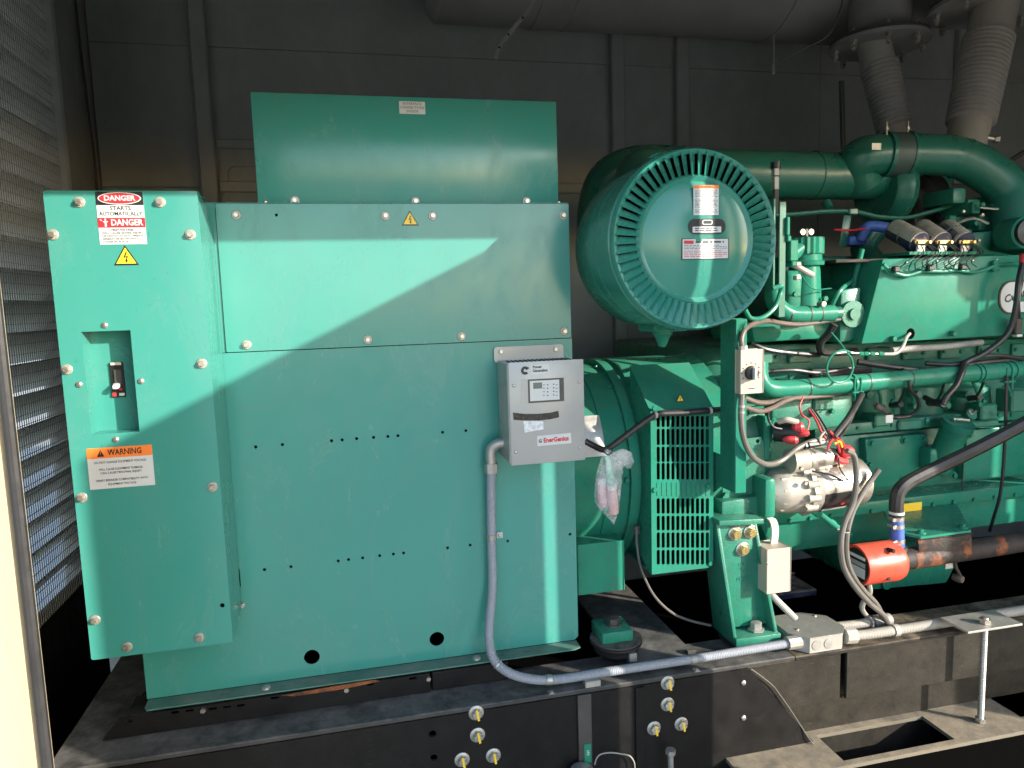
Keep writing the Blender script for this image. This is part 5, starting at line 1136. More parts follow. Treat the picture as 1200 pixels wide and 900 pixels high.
t_ = cable('loom', 'second brown loom tucked close under the coolant rail elbow', [(872, 466, 0.0), (890, 472, 0.02), (912, 470, 0.05), (940, 461, 0.08)], 0.009, M_brown)
t_ = cable('wire', 'thin red wire dropping from the coolant rail to the red boots', [(941, 466, 0.03), (937, 476, 0.02), (940, 486, 0.0), (948, 493, -0.01), (946, 505, -0.02)], 0.0028, M_boot, 'wire')
t_ = cable('loom', 'black loom slanting from the coolant rail down to the starter', [(1010, 462, 0.03), (1003, 475, 0.0), (994, 490, -0.03), (984, 503, -0.05), (977, 512, -0.06)], 0.0105, M_rub)
MB().tube([P(x, y, Y) for x, y, Y in ((1003, 478, 0.0), (997, 492, -0.02), (990, 505, -0.04), (983, 514, -0.06))], 0.005, 8).build('branch', M_rub, t_)
t_ = cable('battery_cable', 'thick grey battery cable curving down from the starter past the red heater, outer strand', [(992, 528, -0.10), (1001, 535, -0.10), (1003.5, 560, -0.10), (1000, 588, -0.10), (990, 612, -0.11), (985.5, 635, -0.12), (988, 662, -0.12), (1000, 685, -0.12), (1018, 706, -0.11), (1036, 722, -0.10), (1043, 740, -0.08)], 0.0092, M_cable, group='battery cables down to the frame')
t_ = cable('battery_cable', 'thick grey battery cable curving down past the red heater, inner strand', [(1030, 550, -0.06), (1020, 564, -0.06), (1008, 583, -0.08), (999, 600, -0.09), (992.5, 625, -0.10), (992, 650, -0.10), (998, 672, -0.10), (1012, 692, -0.09), (1028, 710, -0.08), (1040, 738, -0.06)], 0.0092, M_cable, group='battery cables down to the frame')
band(t_, P(988.5, 622, -0.108), V(0.1, 0, 1), 0.018, 0.004, 0.0012, M_gal, 'cable_tie')
t_ = cable('hose', 'black rubber heater hose sweeping up from the blue coupling to the right', [(1050.5, 606, -0.05), (1050.5, 590, -0.05), (1053, 577, -0.045), (1062, 567, -0.04), (1080, 557, -0.03), (1105, 545, -0.02), (1140, 528, 0.0), (1175, 510, 0.0), (1215, 488, 0.0)], rp(1080, 557, -0.03, 8), M_rub, 'hose')
o = thing('blue_coupling', 'blue silicone hose coupling with metal clamps above the red heater', 'hose', P(1051, 648, -0.05))
a, b = P(1052, 644, -0.05), P(1050.5, 601, -0.05); R = rp(1051, 620, -0.05, 7.6)
MB().cyl(a, b, R, seg=20).build('sleeve', M_blue, o)
MB().cyl(b+V(0, 0, -0.003), b+V(0, 0, 0.006), R*1.12, seg=20).build('collar', M_white, o)
for t0 in (0.25, 0.66, 0.86):
    q = a.lerp(b, t0); k = band(o, q, b-a, R, 0.013, 0.0015, M_steel); MB().cyl(q+V(-R-0.002, -0.018, 0.0), q+V(-R-0.002, 0.01, 0.0), 0.007, seg=8).build('clamp_screw', M_steel, k)
t_ = cable('hose', 'black hose hanging in front of the oval badge and bending left to its plug', [(1199, 306, 0.03), (1194, 330, 0.02), (1191, 358, 0.02), (1184, 385, 0.03), (1170, 402, 0.04), (1150, 416, 0.05), (1132, 425, 0.06), (1127, 437, 0.04), (1120, 452, 0.03), (1109, 465, 0.03), (1105, 474, 0.03)], 0.0105, M_rub, 'hose')
q = P(1199, 308, 0.03); MB().cyl(q+V(0.004, 0, 0.03), q, 0.014, seg=12).build('red_ring', M_boot, t_)
MB().cyl(P(1106, 473, 0.03), P(1088, 471, 0.10), 0.013, seg=10).cyl(P(1098, 473, 0.06), P(1084, 466, 0.13), 0.010, seg=10).build('plug', M_rub, t_)
t_ = cable('sensor_lead', 'thin black lead with a white collared plug below the oval badge', [(1198, 330, 0.04), (1194, 352, 0.04), (1195, 372, 0.05)], 0.0045, M_rub)
MB().box(P(1190, 392, 0.05), P(1200, 372, 0.05)+V(0, 0.025, 0), 0.004).build('plug', M_rub, t_)
MB().box(P(1192, 395, 0.052), P(1199, 391.5, 0.052)+V(0, 0.02, 0), 0.002).build('collar', M_white, t_)
for s_ in (0, 1):
    t_ = cable('harness', ('black wiring harness drooping along the top of the coolant rail', 'upper black wiring harness running right above the coolant rail')[s_], [[(1005, 424, 0.16), (1045, 430, 0.12), (1085, 434, 0.10), (1120, 430, 0.09), (1160, 424, 0.09), (1220, 420, 0.10)], [(1085, 426, 0.12), (1120, 427, 0.08), (1145, 419, 0.08), (1175, 417, 0.08), (1220, 425, 0.09)]][s_], (0.011, 0.008)[s_], M_rub)
t_ = cable('sensor_lead', 'black sensor lead curving under the coolant rail to a tagged plug', [(1065, 446, 0.04), (1067, 456, 0.04), (1075, 467, 0.06), (1076, 478, 0.08), (1066, 487, 0.10), (1050, 489, 0.10), (1041, 485, 0.12)], 0.0062, M_rub)
MB().cyl(P(1041, 485, 0.12), P(1025, 473, 0.16), 0.010, seg=10).cyl(P(1034, 480, 0.14), P(1027, 475, 0.15), 0.013, seg=10).build('plug', M_brown, t_)
MB().box(P(1038, 496, 0.10), P(1047, 486, 0.10)+V(0, 0.003, 0), 0.001).build('paper_tag', M_white, t_)
t_ = cable('sensor_lead', 'thin vertical black lead running down the engine side at the right', [(1180, 440, 0.05), (1179, 470, 0.05), (1178, 505, 0.05), (1176, 545, 0.06), (1172, 580, 0.08), (1164, 608, 0.12), (1160, 622, 0.16)], 0.0058, M_rub)
t_ = cable('sensor_lead', 'thin black lead hanging from the oil filler cap to the ledge', [(1128, 500, 0.15), (1132, 515, 0.17), (1129, 535, 0.2), (1128, 560, 0.22), (1128, 575, 0.2)], 0.003, M_rub)
t_ = cable('loom', 'black sleeved loom sagging from the cabinet past the plastic bag to the column', [(686, 517, 0.02), (697, 523, 0.0), (709, 527, -0.03), (722, 519, -0.04), (742, 504, -0.045), (760, 491, -0.045), (772, 485, -0.045), (800, 483.5, -0.045), (832, 481, -0.04), (850, 480, 0.0), (862, 480, 0.03)], 0.0095, M_rub)
for x, y in ((768, 486), (832, 481)): band(t_, P(x, y, -0.045), V(1, 0, 0.1), 0.0095, 0.008, 0.002, M_wcond, 'cable_tie')
t_ = cable('drip_wire', 'thin grey earth wire falling from the alternator ring to the floor', [(746, 618, 0.04), (746.5, 640, 0.05), (752, 668, 0.05), (766, 697, 0.05), (786, 717, 0.05), (808, 727, 0.04), (833, 733, 0.03)], 0.0042, M_cable)
MB().cyl(P(746, 616, 0.04), P(746, 625, 0.04), 0.010, seg=8).build('lug', M_dark, t_)

# hanging plastic bag with two pink bottles
pbag = thing('plastic_bag', 'knotted clear plastic bag hanging from the black loom', 'bag', P(714, 612, -0.06))
rnd = random.Random(3)
def ring(cx_, y_, w_, Y, dpt, n=26, ph=0):
    c = P(cx_, y_, Y); R_ = rp(cx_, y_, Y, w_/2)
    return [c+V(math.cos(2*PI*j/n)*R_*(1+0.07*math.sin(4*j+ph)+rnd.uniform(-.05, .05)), math.sin(2*PI*j/n)*dpt*(1+rnd.uniform(-.22, .18)), rnd.uniform(-.005, .005)) for j in range(n)]
rows_ = [(712, 527.5, 6, 0.006), (712.5, 532, 12, 0.012), (714, 538, 20, 0.018), (715.5, 546, 27, 0.022), (715, 555, 31, 0.026), (713, 565, 32, 0.030), (711.5, 576, 31, 0.031), (712, 586, 29, 0.030), (714, 595, 23, 0.025), (716.5, 603, 13, 0.017), (718.5, 609, 6, 0.009), (719.5, 613.5, 2, 0.004)]
MB().rings([ring(a, b, w_, -0.06, d_, ph=k) for k, (a, b, w_, d_) in enumerate(rows_)]).build('film', M_bag, pbag, ang=28)
tl_ = [P(x, y, Y) for x, y, Y in ((714, 531, -0.06), (727, 526, -0.075), (736, 530, -0.08), (739, 541, -0.075), (735, 549, -0.065), (730, 544, -0.06), (724, 551, -0.06))]
MB().prism(tl_, (0.006, -0.012, 0.002)).build('loose_end', M_bag, pbag)
MB().tube([P(x, y, -0.075) for x, y in ((711, 524), (708, 529), (713, 533), (717, 529), (714, 525))], 0.0018, 6).build('twist_tie', M_ink, pbag)
for i, (bx, by, lab) in enumerate((( 704.5, 566, 'left pink bottle with white cap inside the hanging plastic bag'), (717, 574, 'right pink bottle with white cap inside the hanging plastic bag'))):
    bt = thing('bottle', lab, 'bottle', P(bx, by+35, -0.06+0.012*i), 'bottles in the plastic bag')
    a = P(bx, by, -0.055-0.012*i); b = P(bx+2, by+28, -0.055-0.012*i); R = rp(bx, by, -0.06, 6.2)
    MB().lathe(b, a-b, [(0, R*0.85), (0.004, R), ((a-b).length*0.9, R), ((a-b).length, R*0.8)], 20).build('body', M_pink, bt)
    MB().lathe(a, a-b, [(0, R*0.95), (0.014, R*0.95), (0.016, R*0.8)], 20).build('cap', M_white, bt)

# ================================================================== starter motor
sm_ = thing('starter_motor', 'dusty silver starter motor with black label and red terminal boot', 'starter motor', P(950, 612, 0.0))
SY = 0.02
a, b = P(948, 571, SY), P(1001, 563, SY+0.02); R = rp(960, 570, SY, 29)
d = (b-a)
MB().lathe(a, d, [(-0.02, R*0.92), (0, R), (d.length*0.35, R), (d.length*0.355, R*1.01), (d.length, R*1.01), (d.length+0.01, R*0.9), (d.length+0.02, R*0.4)], 40).build('motor_body', M_chrome, sm_)
# nose casting
n0, n1 = P(898, 576, SY), P(948, 571, SY)
MB().lathe(n0, n1-n0, [(-0.03, R*0.55), (0, R*0.62), (0.02, R*0.85), (0.05, R*0.9), ((n1-n0).length-0.02, R*0.98), ((n1-n0).length, R*1.04)], 14).build('nose_casting', M_alu, sm_)
nd = (n1-n0).normalized()
MB().lathe(P(936, 572, SY), nd, [(0, R*0.7), (0, R*1.10), (0.014, R*1.12), (0.016, R*0.7)], 9, rot=0.3).build('clamp_flange', M_alu, sm_)
for ang_ in (0.2, 0.75, -0.35, -0.8):
    c_ = n0.lerp(n1, 0.45)+V(0, -math.cos(ang_), math.sin(ang_))*R*0.86
    MB().hexa([c_-nd*0.05+V(0, 0, -0.006), c_+nd*0.055+V(0, 0, -0.006), c_+nd*0.055+V(0, 0, 0.006), c_-nd*0.05+V(0, 0, 0.006)]+[k+V(0, 0.04, 0) for k in (c_-nd*0.05+V(0, 0, -0.006), c_+nd*0.055+V(0, 0, -0.006), c_+nd*0.055+V(0, 0, 0.006), c_-nd*0.05+V(0, 0, 0.006))], 0.004).build('casting_rib', M_alu, sm_)
    k_ = n0.lerp(n1, 0.80)+V(0, -math.cos(ang_+.2), math.sin(ang_+.2))*R*0.98
    MB().cyl(k_-nd*0.028, k_+nd*0.012, 0.013, seg=12).build('bolt_boss', M_alu, sm_)
q = P(900, 585, SY-R*0.6); MB().box((q.x-0.02, SY-R*0.8, q.z-0.06), (q.x+0.02, SY+0.05, q.z+0.07), 0.012, 2).build('mounting_flange', M_engine, sm_)
for x, y in ((938, 549), (943, 566), (944, 592)): inst('bolt', ME_bolt, sm_, P(x, y, SY-R*1.0))
# label on the body
lb = MB(); u = d.normalized(); vv = []
for k in range(13):
    th_ = math.radians(-70+k*5.6); row = []
    for f_ in (0.02, 0.66):
        c_ = a+u*(d.length*f_)
        row.append(lb.bm.verts.new(c_+V(0, -math.cos(th_), math.sin(th_))*(R*1.025)))
    vv.append(row)
for r1_, r2_ in zip(vv, vv[1:]): lb.bm.faces.new((r1_[0], r1_[1], r2_[1], r2_[0]))
o = lb.build('label', M_ink, sm_)
lb = MB(); vv = []
for k in range(4):
    th_ = math.radians(-58+k*4); vv.append([lb.bm.verts.new(a+u*(d.length*f_)+V(0, -math.cos(th_), math.sin(th_))*(R*1.032)) for f_ in (0.06, 0.58)])
for r1_, r2_ in zip(vv, vv[1:]): lb.bm.faces.new((r1_[0], r1_[1], r2_[1], r2_[0]))
lb.build('white_strip', M_white, o)
c_ = a+u*(d.length*0.42)+V(0, -math.cos(-0.55), math.sin(-0.55))*R*1.03
MB().lathe(c_, V(0, -0.85, -0.5), [(0, 0.007), (0.001, 0.007)], 14).build('emblem', M_red, o)
# solenoid above
s0_, s1_ = P(925, 540, SY-0.03), P(967, 536, SY-0.02); Rs = rp(950, 538, SY-0.03, 14)
MB().cyl(s0_, P(943, 538.5, SY-0.03), Rs*1.05, seg=16).build('solenoid_neck', M_alu, sm_)
MB().cyl(P(943, 538.5, SY-0.03), s1_, Rs, seg=26).build('solenoid_can', M_chrome, sm_)
e = (s1_-s0_).normalized()
MB().lathe(s1_, e, [(0, Rs*0.98), (0.008, Rs*0.8), (0.035, Rs*0.72), (0.037, Rs*0.5)], 20).build('solenoid_cap', M_ink, sm_)
for k in (-0.4, 0.45): q = s1_+e*0.036+V(0, -0.01, Rs*k); MB().cyl(q, q+e*0.03, 0.006, seg=8).cyl(q+e*0.005, q+e*0.013, 0.011, seg=6).build('terminal', M_brass, sm_)
q = P(991, 531, SY-0.03); MB().lathe(q+V(-0.03, 0, 0.01), V(1, -0.3, -0.1), [(0, 0.012), (0.01, 0.022), (0.035, 0.022), (0.05, 0.012)], 16).build('terminal_boot', M_boot, sm_)
q = P(985, 540, SY-0.05); MB().tube([q+V(-0.02, 0, 0.012), q, q+V(0.022, 0, -0.004)], 0.011, 10).build('terminal_boot', M_boot, sm_)
MB().tube([P(952, 552, SY-R), P(972, 556, SY-R), P(985, 562, SY-R*0.9), P(994, 566, SY-R*0.7)], 0.0035, 6).build('field_lead', M_ink, sm_)
MB().tube([P(983, 536, -0.04), P(984, 548, -0.05), P(990, 558, -0.05), P(995, 563, -0.05)], 0.0025, 6).build('field_lead', M_ink, sm_)
for pts, m in ((((976, 514), (972, 520), (970, 527)), M_boot), (((972, 505), (978, 512), (982, 522), (984, 530)), M_boot), (((966, 506), (961, 513), (962, 520)), M_beige), (((980, 512), (988, 520), (990, 528)), M_boot), (((978, 520), (984, 517), (987, 524)), M_yellow)):
    MB().tube([P(x, y, -0.06) for x, y in pts], 0.004, 6).build('lead', m, sm_)
MB().cyl(P(942, 523, -0.06), P(960, 520, -0.05), 0.010, seg=8).cyl(P(946, 522, -0.06), P(953, 521, -0.055), 0.012, seg=8).build('fuse_holder', M_ink, sm_)
MB().cyl(P(958, 520, -0.05), P(972, 516, -0.04), 0.006, seg=8).build('lug', M_gal, sm_)
rl_ = thing('relay', 'small black relay with bright red rubber boots above the starter', 'relay', P(930, 520, 0.0))
q = P(924, 507, 0.0); MB().cyl(q+V(-0.03, 0.03, 0), q+V(0.025, -0.02, 0), 0.032, seg=20).build('coil', M_ink, rl_)
for x, y, r_ in ((938, 502, 0.017), (931, 517, 0.015), (944, 509, 0.012), (927, 516, 0.010)):
    q = P(x, y, -0.04); MB().lathe(q+V(-0.016, 0.02, 0), V(1, -0.8, 0.15), [(0, r_*0.6), (0.01, r_), (0.028, r_*0.95), (0.036, r_*0.5)], 14).build('boot', M_boot, rl_)
MB().tube([P(912, 494, 0.0), P(922, 492, -0.02), P(935, 495, -0.03)], 0.010, 10).build('link', M_beige, rl_)
MB().box(P(895, 540, 0.03), P(903, 488, 0.03)+V(0, 0.05, 0), 0.004).build('bracket', M_engine, rl_)
ot = thing('oil_tube', 'slanting green oil tube with union below the starter', 'pipe', P(970, 612, 0.0))
MB().tube([P(946, 592, 0.0), P(960, 602, -0.01), P(984, 620, -0.01), P(996, 627, 0.05)], 0.010, 10).build('tube', M_engine, ot)
MB().cyl(P(953, 597, -0.005), P(960, 602, -0.01), 0.015, seg=6).cyl(P(972, 611, -0.01), P(977, 615, -0.01), 0.013, seg=6).build('union', M_engine, ot)

# ================================================================== block heater and rusty pipe
ht = thing('block_heater', 'bright red round block heater with label on its end', 'heater', P(1022, 686, -0.06))
a, b = P(1003, 662, -0.06), P(1049, 656, -0.06); R = rp(1025, 659, -0.06, 23.5); d = b-a
MB().lathe(a, d, [(0.004, 0.001), (0.004, R*0.9), (0, R*0.92), (0, R), (0.006, R*1.01), (d.length*0.92, R), (d.length, R*0.93), (d.length+0.001, 0.01)], 48).build('casing', M_heat, ht)
MB().lathe(a, d, [(0.003, 0.0005), (0.003, R*0.84)], 36, cap=False).build('end_plate', M_ink, ht)
u = d.normalized(); v_ = u.cross(V(0, 0, 1)).normalized()
for z_, h_ in ((0.45, 0.16), (0.12, 0.22), (-0.3, 0.5)):
    c_ = a+u*0.0022; pts = [c_+v_*(R*s1*0.6)+V(0, 0, R*(z_+s2*h_/2)) for s1, s2 in ((-1, -1), (1, -1), (1, 1), (-1, 1))]
    MB().prism(pts, u*0.0006).build('end_label', M_white if z_ != 0.12 else M_grey, ht)
for x, y in ((1045.5, 646), (1048, 663), (1040, 678)): q = P(x, y, -0.06-R*0.85); MB().cyl(q+V(0, 0.02, 0), q+V(0.004, -0.004, 0), 0.007, seg=8).build('screw', M_ink, ht)
q = P(1052, 673, -0.07); MB().cyl(q, q+V(0.012, -0.005, -0.006), 0.007, seg=8).build('bleed_screw', M_steel, ht)
M_sadd = rusty(0.47, 0.62)
rpip = thing('rusty_pipe', 'rust stained dark pipe running right from the red heater', 'pipe', P(1120, 650, -0.04))
R = rp(1100, 647, -0.04, 12)
MB().tube([P(1048, 657, -0.06), P(1060, 655, -0.055), P(1085, 651.5, -0.05), P(1125, 646, -0.04), P(1165, 640, -0.03), P(1225, 630, -0.02)], R, 24, 8).build('pipe', M_rust, rpip)
MB().tube([P(1066, 654.4, -0.053), P(1080, 652.4, -0.0505), P(1098, 650, -0.047)], R+0.0012, 24, 6).build('rust_scale', M_scale, rpip)
MB().tube([P(1049, 650, -0.05), P(1052, 646, -0.05), P(1052.5, 640, -0.05)], R*0.8, 16).build('tee', M_dark, rpip)
q = [P(x, y, -0.075) for x, y in ((1078, 658), (1139, 650), (1139, 625), (1076, 632))]
MB().hexa(q+[k+V(0, 0.012, 0) for k in q], 0.003).build('saddle_plate', M_sadd, rpip)
q2 = [P(x, y, -0.075) for x, y in ((1076, 632), (1139, 625))]
MB().hexa([q2[0]+V(0, 0, -0.006), q2[1]+V(0, 0, -0.006), q2[1], q2[0]]+[k+V(0, 0.09, 0) for k in (q2[0]+V(0, 0, -0.006), q2[1]+V(0, 0, -0.006), q2[1], q2[0])], 0.001).build('saddle_top', M_rust, rpip)
hb = thing('heater_bracket', 'green triangular bracket plate bolted above the rusty pipe', 'bracket', P(1100, 620, -0.02))
z0_ = q2[0].z+0.004
p_ = [PZ(x, y, z0_) for x, y in ((1057, 614), (1080, 629), (1139, 621.5), (1128, 600), (1062, 596))]
p_ = [V(P(1058, 625, -0.05).x, 0.0, z0_), V(P(1079, 629, -0.085).x, -0.085, z0_), V(P(1138, 622, -0.08).x, -0.08, z0_), V(P(1130, 600, 0.16).x, 0.2, z0_), V(P(1045, 600, 0.16).x, 0.2, z0_)]
MB().prism(p_, (0, 0, 0.008)).build('plate', M_engine, hb)
for x, y, Y in ((1079, 626, -0.055), (1128, 619, -0.05)): bolt(hb, V(P(x, y, Y).x, Y, z0_+0.008), 'green', (0, 0, 0))
p = P(1070, 592, 0.14); MB().box(P(1058, 600, 0.155)+V(0, -0.002, 0), P(1080, 588, 0.155)).build('caution_label', M_yellow, hb)
wt = thing('drain_tap', 'small drain tap with tag hanging under the rusty pipe', 'tap', P(1125, 680, 0.0))
MB().tube([P(1119, 652, -0.03), P(1120, 664, -0.02), P(1125, 674, -0.01)], 0.006, 8).build('stem', M_dark, wt)
MB().lathe(P(1124, 678, -0.01), V(0.3, -1, 0), [(-0.02, 0.012), (0, 0.016), (0.012, 0.012)], 12).build('tap', M_brown, wt)
MB().box(P(1108, 667, -0.02), P(1117, 657, -0.02)+V(0, 0.003, 0)).build('paper_tag', M_gal, wt)

# ================================================================== junction boxes and right hand conduit
gb_ = thing('junction_box', 'small pale grey rectangular box beside the tapered support leg', 'junction box', P(911, 692, -0.05))
a = pr(899, 692, 926, 645, -0.08)
MB().box((a[0], -0.08, a[1]), (a[2], 0.0, a[3]), 0.002, 2).build('box', M_beige, gb_)
inst('screw', ME_small, gb_, P(899.5, 660, -0.081), scale=0.7)
ts_ = thing('tan_strap', 'tan curved strap rising behind the small grey box', 'strap', P(903, 645, -0.02))
st = MB(); q = smoothpts([P(898, 606, -0.02), P(905, 609, -0.025), (P(908, 622, -0.03)), P(906, 642, -0.03)], 5)
for a_, b_ in zip(q, q[1:]): st.hexa([a_+V(-0.012, -0.004, 0), a_+V(0.012, -0.004, 0), b_+V(0.012, -0.004, 0), b_+V(-0.012, -0.004, 0), a_+V(-0.012, 0.004, 0), a_+V(0.012, 0.004, 0), b_+V(0.012, 0.004, 0), b_+V(-0.012, 0.004, 0)])
st.build('strap', M_tan, ts_)
t_ = cable('conduit', 'short pale conduit slanting from the small box down to the octagonal box', [(903, 695, -0.05), (909, 702, -0.06), (920, 713, -0.07), (932, 725, -0.08)], 0.011, M_wcond, 'conduit')
jb = thing('octagonal_box', 'dusty grey octagonal junction box with knockouts on the frame flange', 'junction box', P(962, 765, -0.1))
zt_ = SK+0.052
tp_ = [PZ(x, y, zt_) for x, y in ((924, 723), (963, 718), (998, 737), (996, 743), (945, 748), (925, 732))]
cxx = (P(925, 750, -0.14).x+P(998, 745, -0.12).x)/2
w_ = (P(996, 750, -0.13).x-P(934, 755, -0.13).x)/2
oc = [V(cxx-w_, -0.10, 0), V(cxx-w_*0.55, -0.148, 0), V(cxx+w_*0.65, -0.148, 0), V(cxx+w_, -0.11, 0), V(cxx+w_*0.95, -0.03, 0), V(cxx+w_*0.3, 0.015, 0), V(cxx-w_*0.7, 0.015, 0), V(cxx-w_, -0.03, 0)]
MB().prism([k+V(0, 0, SK+0.001) for k in oc], (0, 0, zt_-SK-0.004)).build('body', M_wcond, jb)
MB().prism([k*1+V((k.x-cxx)*0.03, (k.y+0.065)*0.03, zt_-0.0028) for k in oc], (0, 0, 0.004)).build('lid', M_gal, jb)
for x_, y_ in ((cxx-w_*0.3, -0.1488), (cxx+w_*0.15, -0.1488)): MB().cyl((x_, y_, SK+0.025), (x_, y_-0.001, SK+0.025), 0.016, seg=20).build('knockout', M_gal, jb)
for x_, y_ in ((cxx-w_*0.6, -0.09), (cxx+w_*0.6, -0.02)): inst('screw', ME_small, jb, (x_, y_, zt_+0.0012), (0, 0, 0))
q = P(932, 752.5, -0.122); MB().cyl(q+V(-0.03, 0, 0), q+V(0.015, 0, 0), 0.021, seg=10).build('connector', M_gal, jb)
r2 = thing('conduit', 'pale grey sunlit conduit running right from the octagonal box to the frame edge', 'conduit', P(1100, 738, -0.11))
zq = SK+0.016
def fl(x, Y, z=zq): return V(x, Y, z)
xs = cxx+w_
MB().tube([fl(xs-0.005, -0.118, SK+0.025), fl(xs+0.05, -0.118, SK+0.02), fl(xs+0.15, -0.115), fl(xs+0.6, -0.112), fl(2.6, -0.11), fl(3.4, -0.11)], 0.0165, 14, 10, rib=0.0006, pitch=0.006).build('jacket', M_wcond, r2)
MB().cyl(fl(xs-0.004, -0.118, SK+0.025), fl(xs+0.035, -0.118, SK+0.022), 0.026, seg=10).build('connector', M_wcond, r2)
band(r2, fl(xs+0.19, -0.115), V(1, 0, 0), 0.0168, 0.018, 0.003, M_wcond, 'coupling')
r3 = thing('conduit', 'short capped pale conduit stub behind the long sunlit conduit', 'conduit', fl(xs+0.1, -0.04))
MB().tube([fl(xs-0.005, -0.055, SK+0.025), fl(xs+0.08, -0.055, SK+0.022), fl(xs+0.15, -0.055, SK+0.022)], 0.015, 14, rib=0.0005, pitch=0.006).build('jacket', M_wcond, r3)
MB().cyl(fl(xs+0.14, -0.055, SK+0.022), fl(xs+0.22, -0.055, SK+0.022), 0.021, seg=18).build('cap', M_wcond, r3)
band(r3, fl(xs+0.15, -0.055, SK+0.022), V(1, 0, 0), 0.021, 0.006, 0.002, M_dark, 'ring')

# threaded hold-down rod
rd = thing('hold_down_rod', 'upright threaded rod with square plate and nut standing on the base deck', 'rod', (1.935, -0.20, DZ))
MB().tube([(1.937, -0.20, DZ+0.002), (1.937, -0.20, SK+0.065)], 0.0095, 12, 12, rib=0.0006, pitch=0.005).build('threaded_rod', M_steel, rd)
MB().box((1.837, -0.235, SK+0.036), (2.047, -0.125, SK+0.043), 0.001).build('clamp_plate', M_gal, rd)
MB().cyl((1.937, -0.20, SK+0.0435), (1.937, -0.20, SK+0.0585), 0.018, seg=6).build('nut', M_steel, rd)
MB().cyl((1.937, -0.20, DZ+0.001), (1.937, -0.20, DZ+0.014), 0.017, seg=6).build('nut', M_steel, rd)

# things hanging on the left web
tg = thing('tag_strap', 'hanging flat strap end with a green and white printed tag', 'tag', P(688, 885, -0.16))
a = pr(684.5, 893, 693, 872.5, -0.158)
o = MB().box((a[0], -0.159, a[1]), (a[2], -0.157, a[3])).build('tag', M_tag, tg)
t = MB(); q = P(689, 882, -0.159); text(t, 'LIFE', q.x, q.z, -0.1593, 0.010, rot=-PI/2, bold=0.03); t.build('lettering', M_white, o, smooth=False)
wl_ = thing('wire_loop', 'thin pale wire loop hooked over the web below the flange', 'wire', P(715, 885, -0.15))
MB().tube([P(x, y, -0.165) for x, y in ((697, 896), (699, 889), (704, 884), (715, 882), (728, 883.5), (738, 886), (743, 893), (744, 900))], 0.0022, 6).build('wire', M_wcond, wl_)
pc = thing('pipe_end', 'rounded grey pipe cap poking up at the bottom edge', 'cap', P(681, 905, -0.19))
q = P(682, 905, -0.19); MB().lathe(q+V(0, 0, -0.06), V(0, 0, 1), [(0, 0.036), (0.055, 0.036), (0.07, 0.032), (0.075, 0.02), (0.076, 0.001)], 24).build('cap', M_gal, pc)
sb = thing('stud_bolt', 'upright bolt with hex head standing at the bottom edge', 'bolt', P(786, 905, -0.19))
q = P(786, 905, -0.19); z2 = P(786, 882, -0.19).z
MB().cyl((q.x, -0.19, q.z-0.06), (q.x, -0.19, z2-0.004), 0.0085, seg=10).build('shank', M_gal, sb)
MB().cyl((q.x, -0.19, z2-0.004), (q.x, -0.19, z2+0.010), 0.015, seg=6).build('head', M_gal, sb)
t_ = cable('cable', 'thin dark wire drooping over the slanted web edge below the flange', [(880, 784, -0.15), (890, 791, -0.15), (905, 803, -0.15), (913, 813, -0.15), (925, 830, -0.15), (938, 850, -0.15), (950, 868, -0.16), (962, 880, -0.16)], 0.002, M_cable)
bl = thing('battery', 'dim blue cased battery in the dark under the engine', 'battery', (1.6, 0.45, SK))
a = P(912, 710, 0.4); b = P(958, 690, 0.4)
MB().box((a.x, 0.4, SK-0.09), (b.x, 0.6, b.z), 0.006).build('case', M_sol, bl)
for k in range(5): MB().box((a.x+0.02, 0.397, SK-0.05+k*0.016), (a.x+0.07, 0.3995, SK-0.042+k*0.016)).build('rib', M_sol, bl)

# ================================================================== small fittings on the engine
def tubep(name, pts, r, m, parent=None, seg=8): return MB().tube([P(*q) for q in pts], r, seg, 6).build(name, m, parent or en)
def lug(name, x0, y0, x1, y1, Y, dep, m, bev=0.003): return MB().box(P(x0, y1, Y), P(x1, y0, Y)+V(0, dep, 0), bev).build(name, m, en)
# fuel pipes from the gallery to each cylinder
for i, x in enumerate((925, 962, 1022, 1060, 1098, 1136, 1174)):
    k = 0.0 if i > 1 else -0.06
    tubep('fuel_pipe', [(x, 440-(x-925)*0.03, 0.24+k), (x+3, 452-(x-925)*0.03, 0.20+k), (x+9, 466-(x-925)*0.03, 0.20+k), (x+10, 482-(x-925)*0.03, 0.25+k)], 0.0055, M_engine)
    q = P(x+10, 481-(x-925)*0.03, 0.24+k); MB().cyl(q+V(0, 0.02, 0), q+V(0, -0.015, 0.004), 0.012, seg=6).build('pipe_nut', M_engine, en)
# manifold port flanges under the cover, each with two bolts
for x in (900, 938, 1030, 1072, 1116, 1160, 1200):
    y = 418-(x-900)*0.028
    o = lug('port_flange', x-13, y-8, x+13, y+9, 0.285, 0.03, M_cast, 0.004)
    for dx in (-10, 10): inst('bolt', ME_gbolt, en, P(x+dx, y, 0.285), scale=0.75)
# ledge bolts and small clips
for x in range(965, 1205, 20): inst('bolt', ME_gbolt, en, P(x, 506-(x-955)*0.085, EY-0.005), scale=0.7)
for x, y in ((905, 492), (918, 505), (952, 486), (975, 482), (1045, 470), (1085, 492), (1152, 470), (1170, 486)):
    inst('bolt', ME_gbolt, en, P(x, y, 0.125 if x < 1000 else 0.2), scale=0.9)
for x, y, w2, h2, Y in ((1035, 493, 9, 8, 0.24), (1068, 498, 14, 7, 0.24), (1160, 483, 10, 10, 0.22), (1150, 497, 22, 6, 0.235), (1196, 470, 10, 14, 0.2), (930, 455, 9, 10, 0.16), (966, 474, 12, 8, 0.12)):
    lug('boss', x-w2, y-h2, x+w2, y+h2, Y, 0.08, M_cast, 0.006)
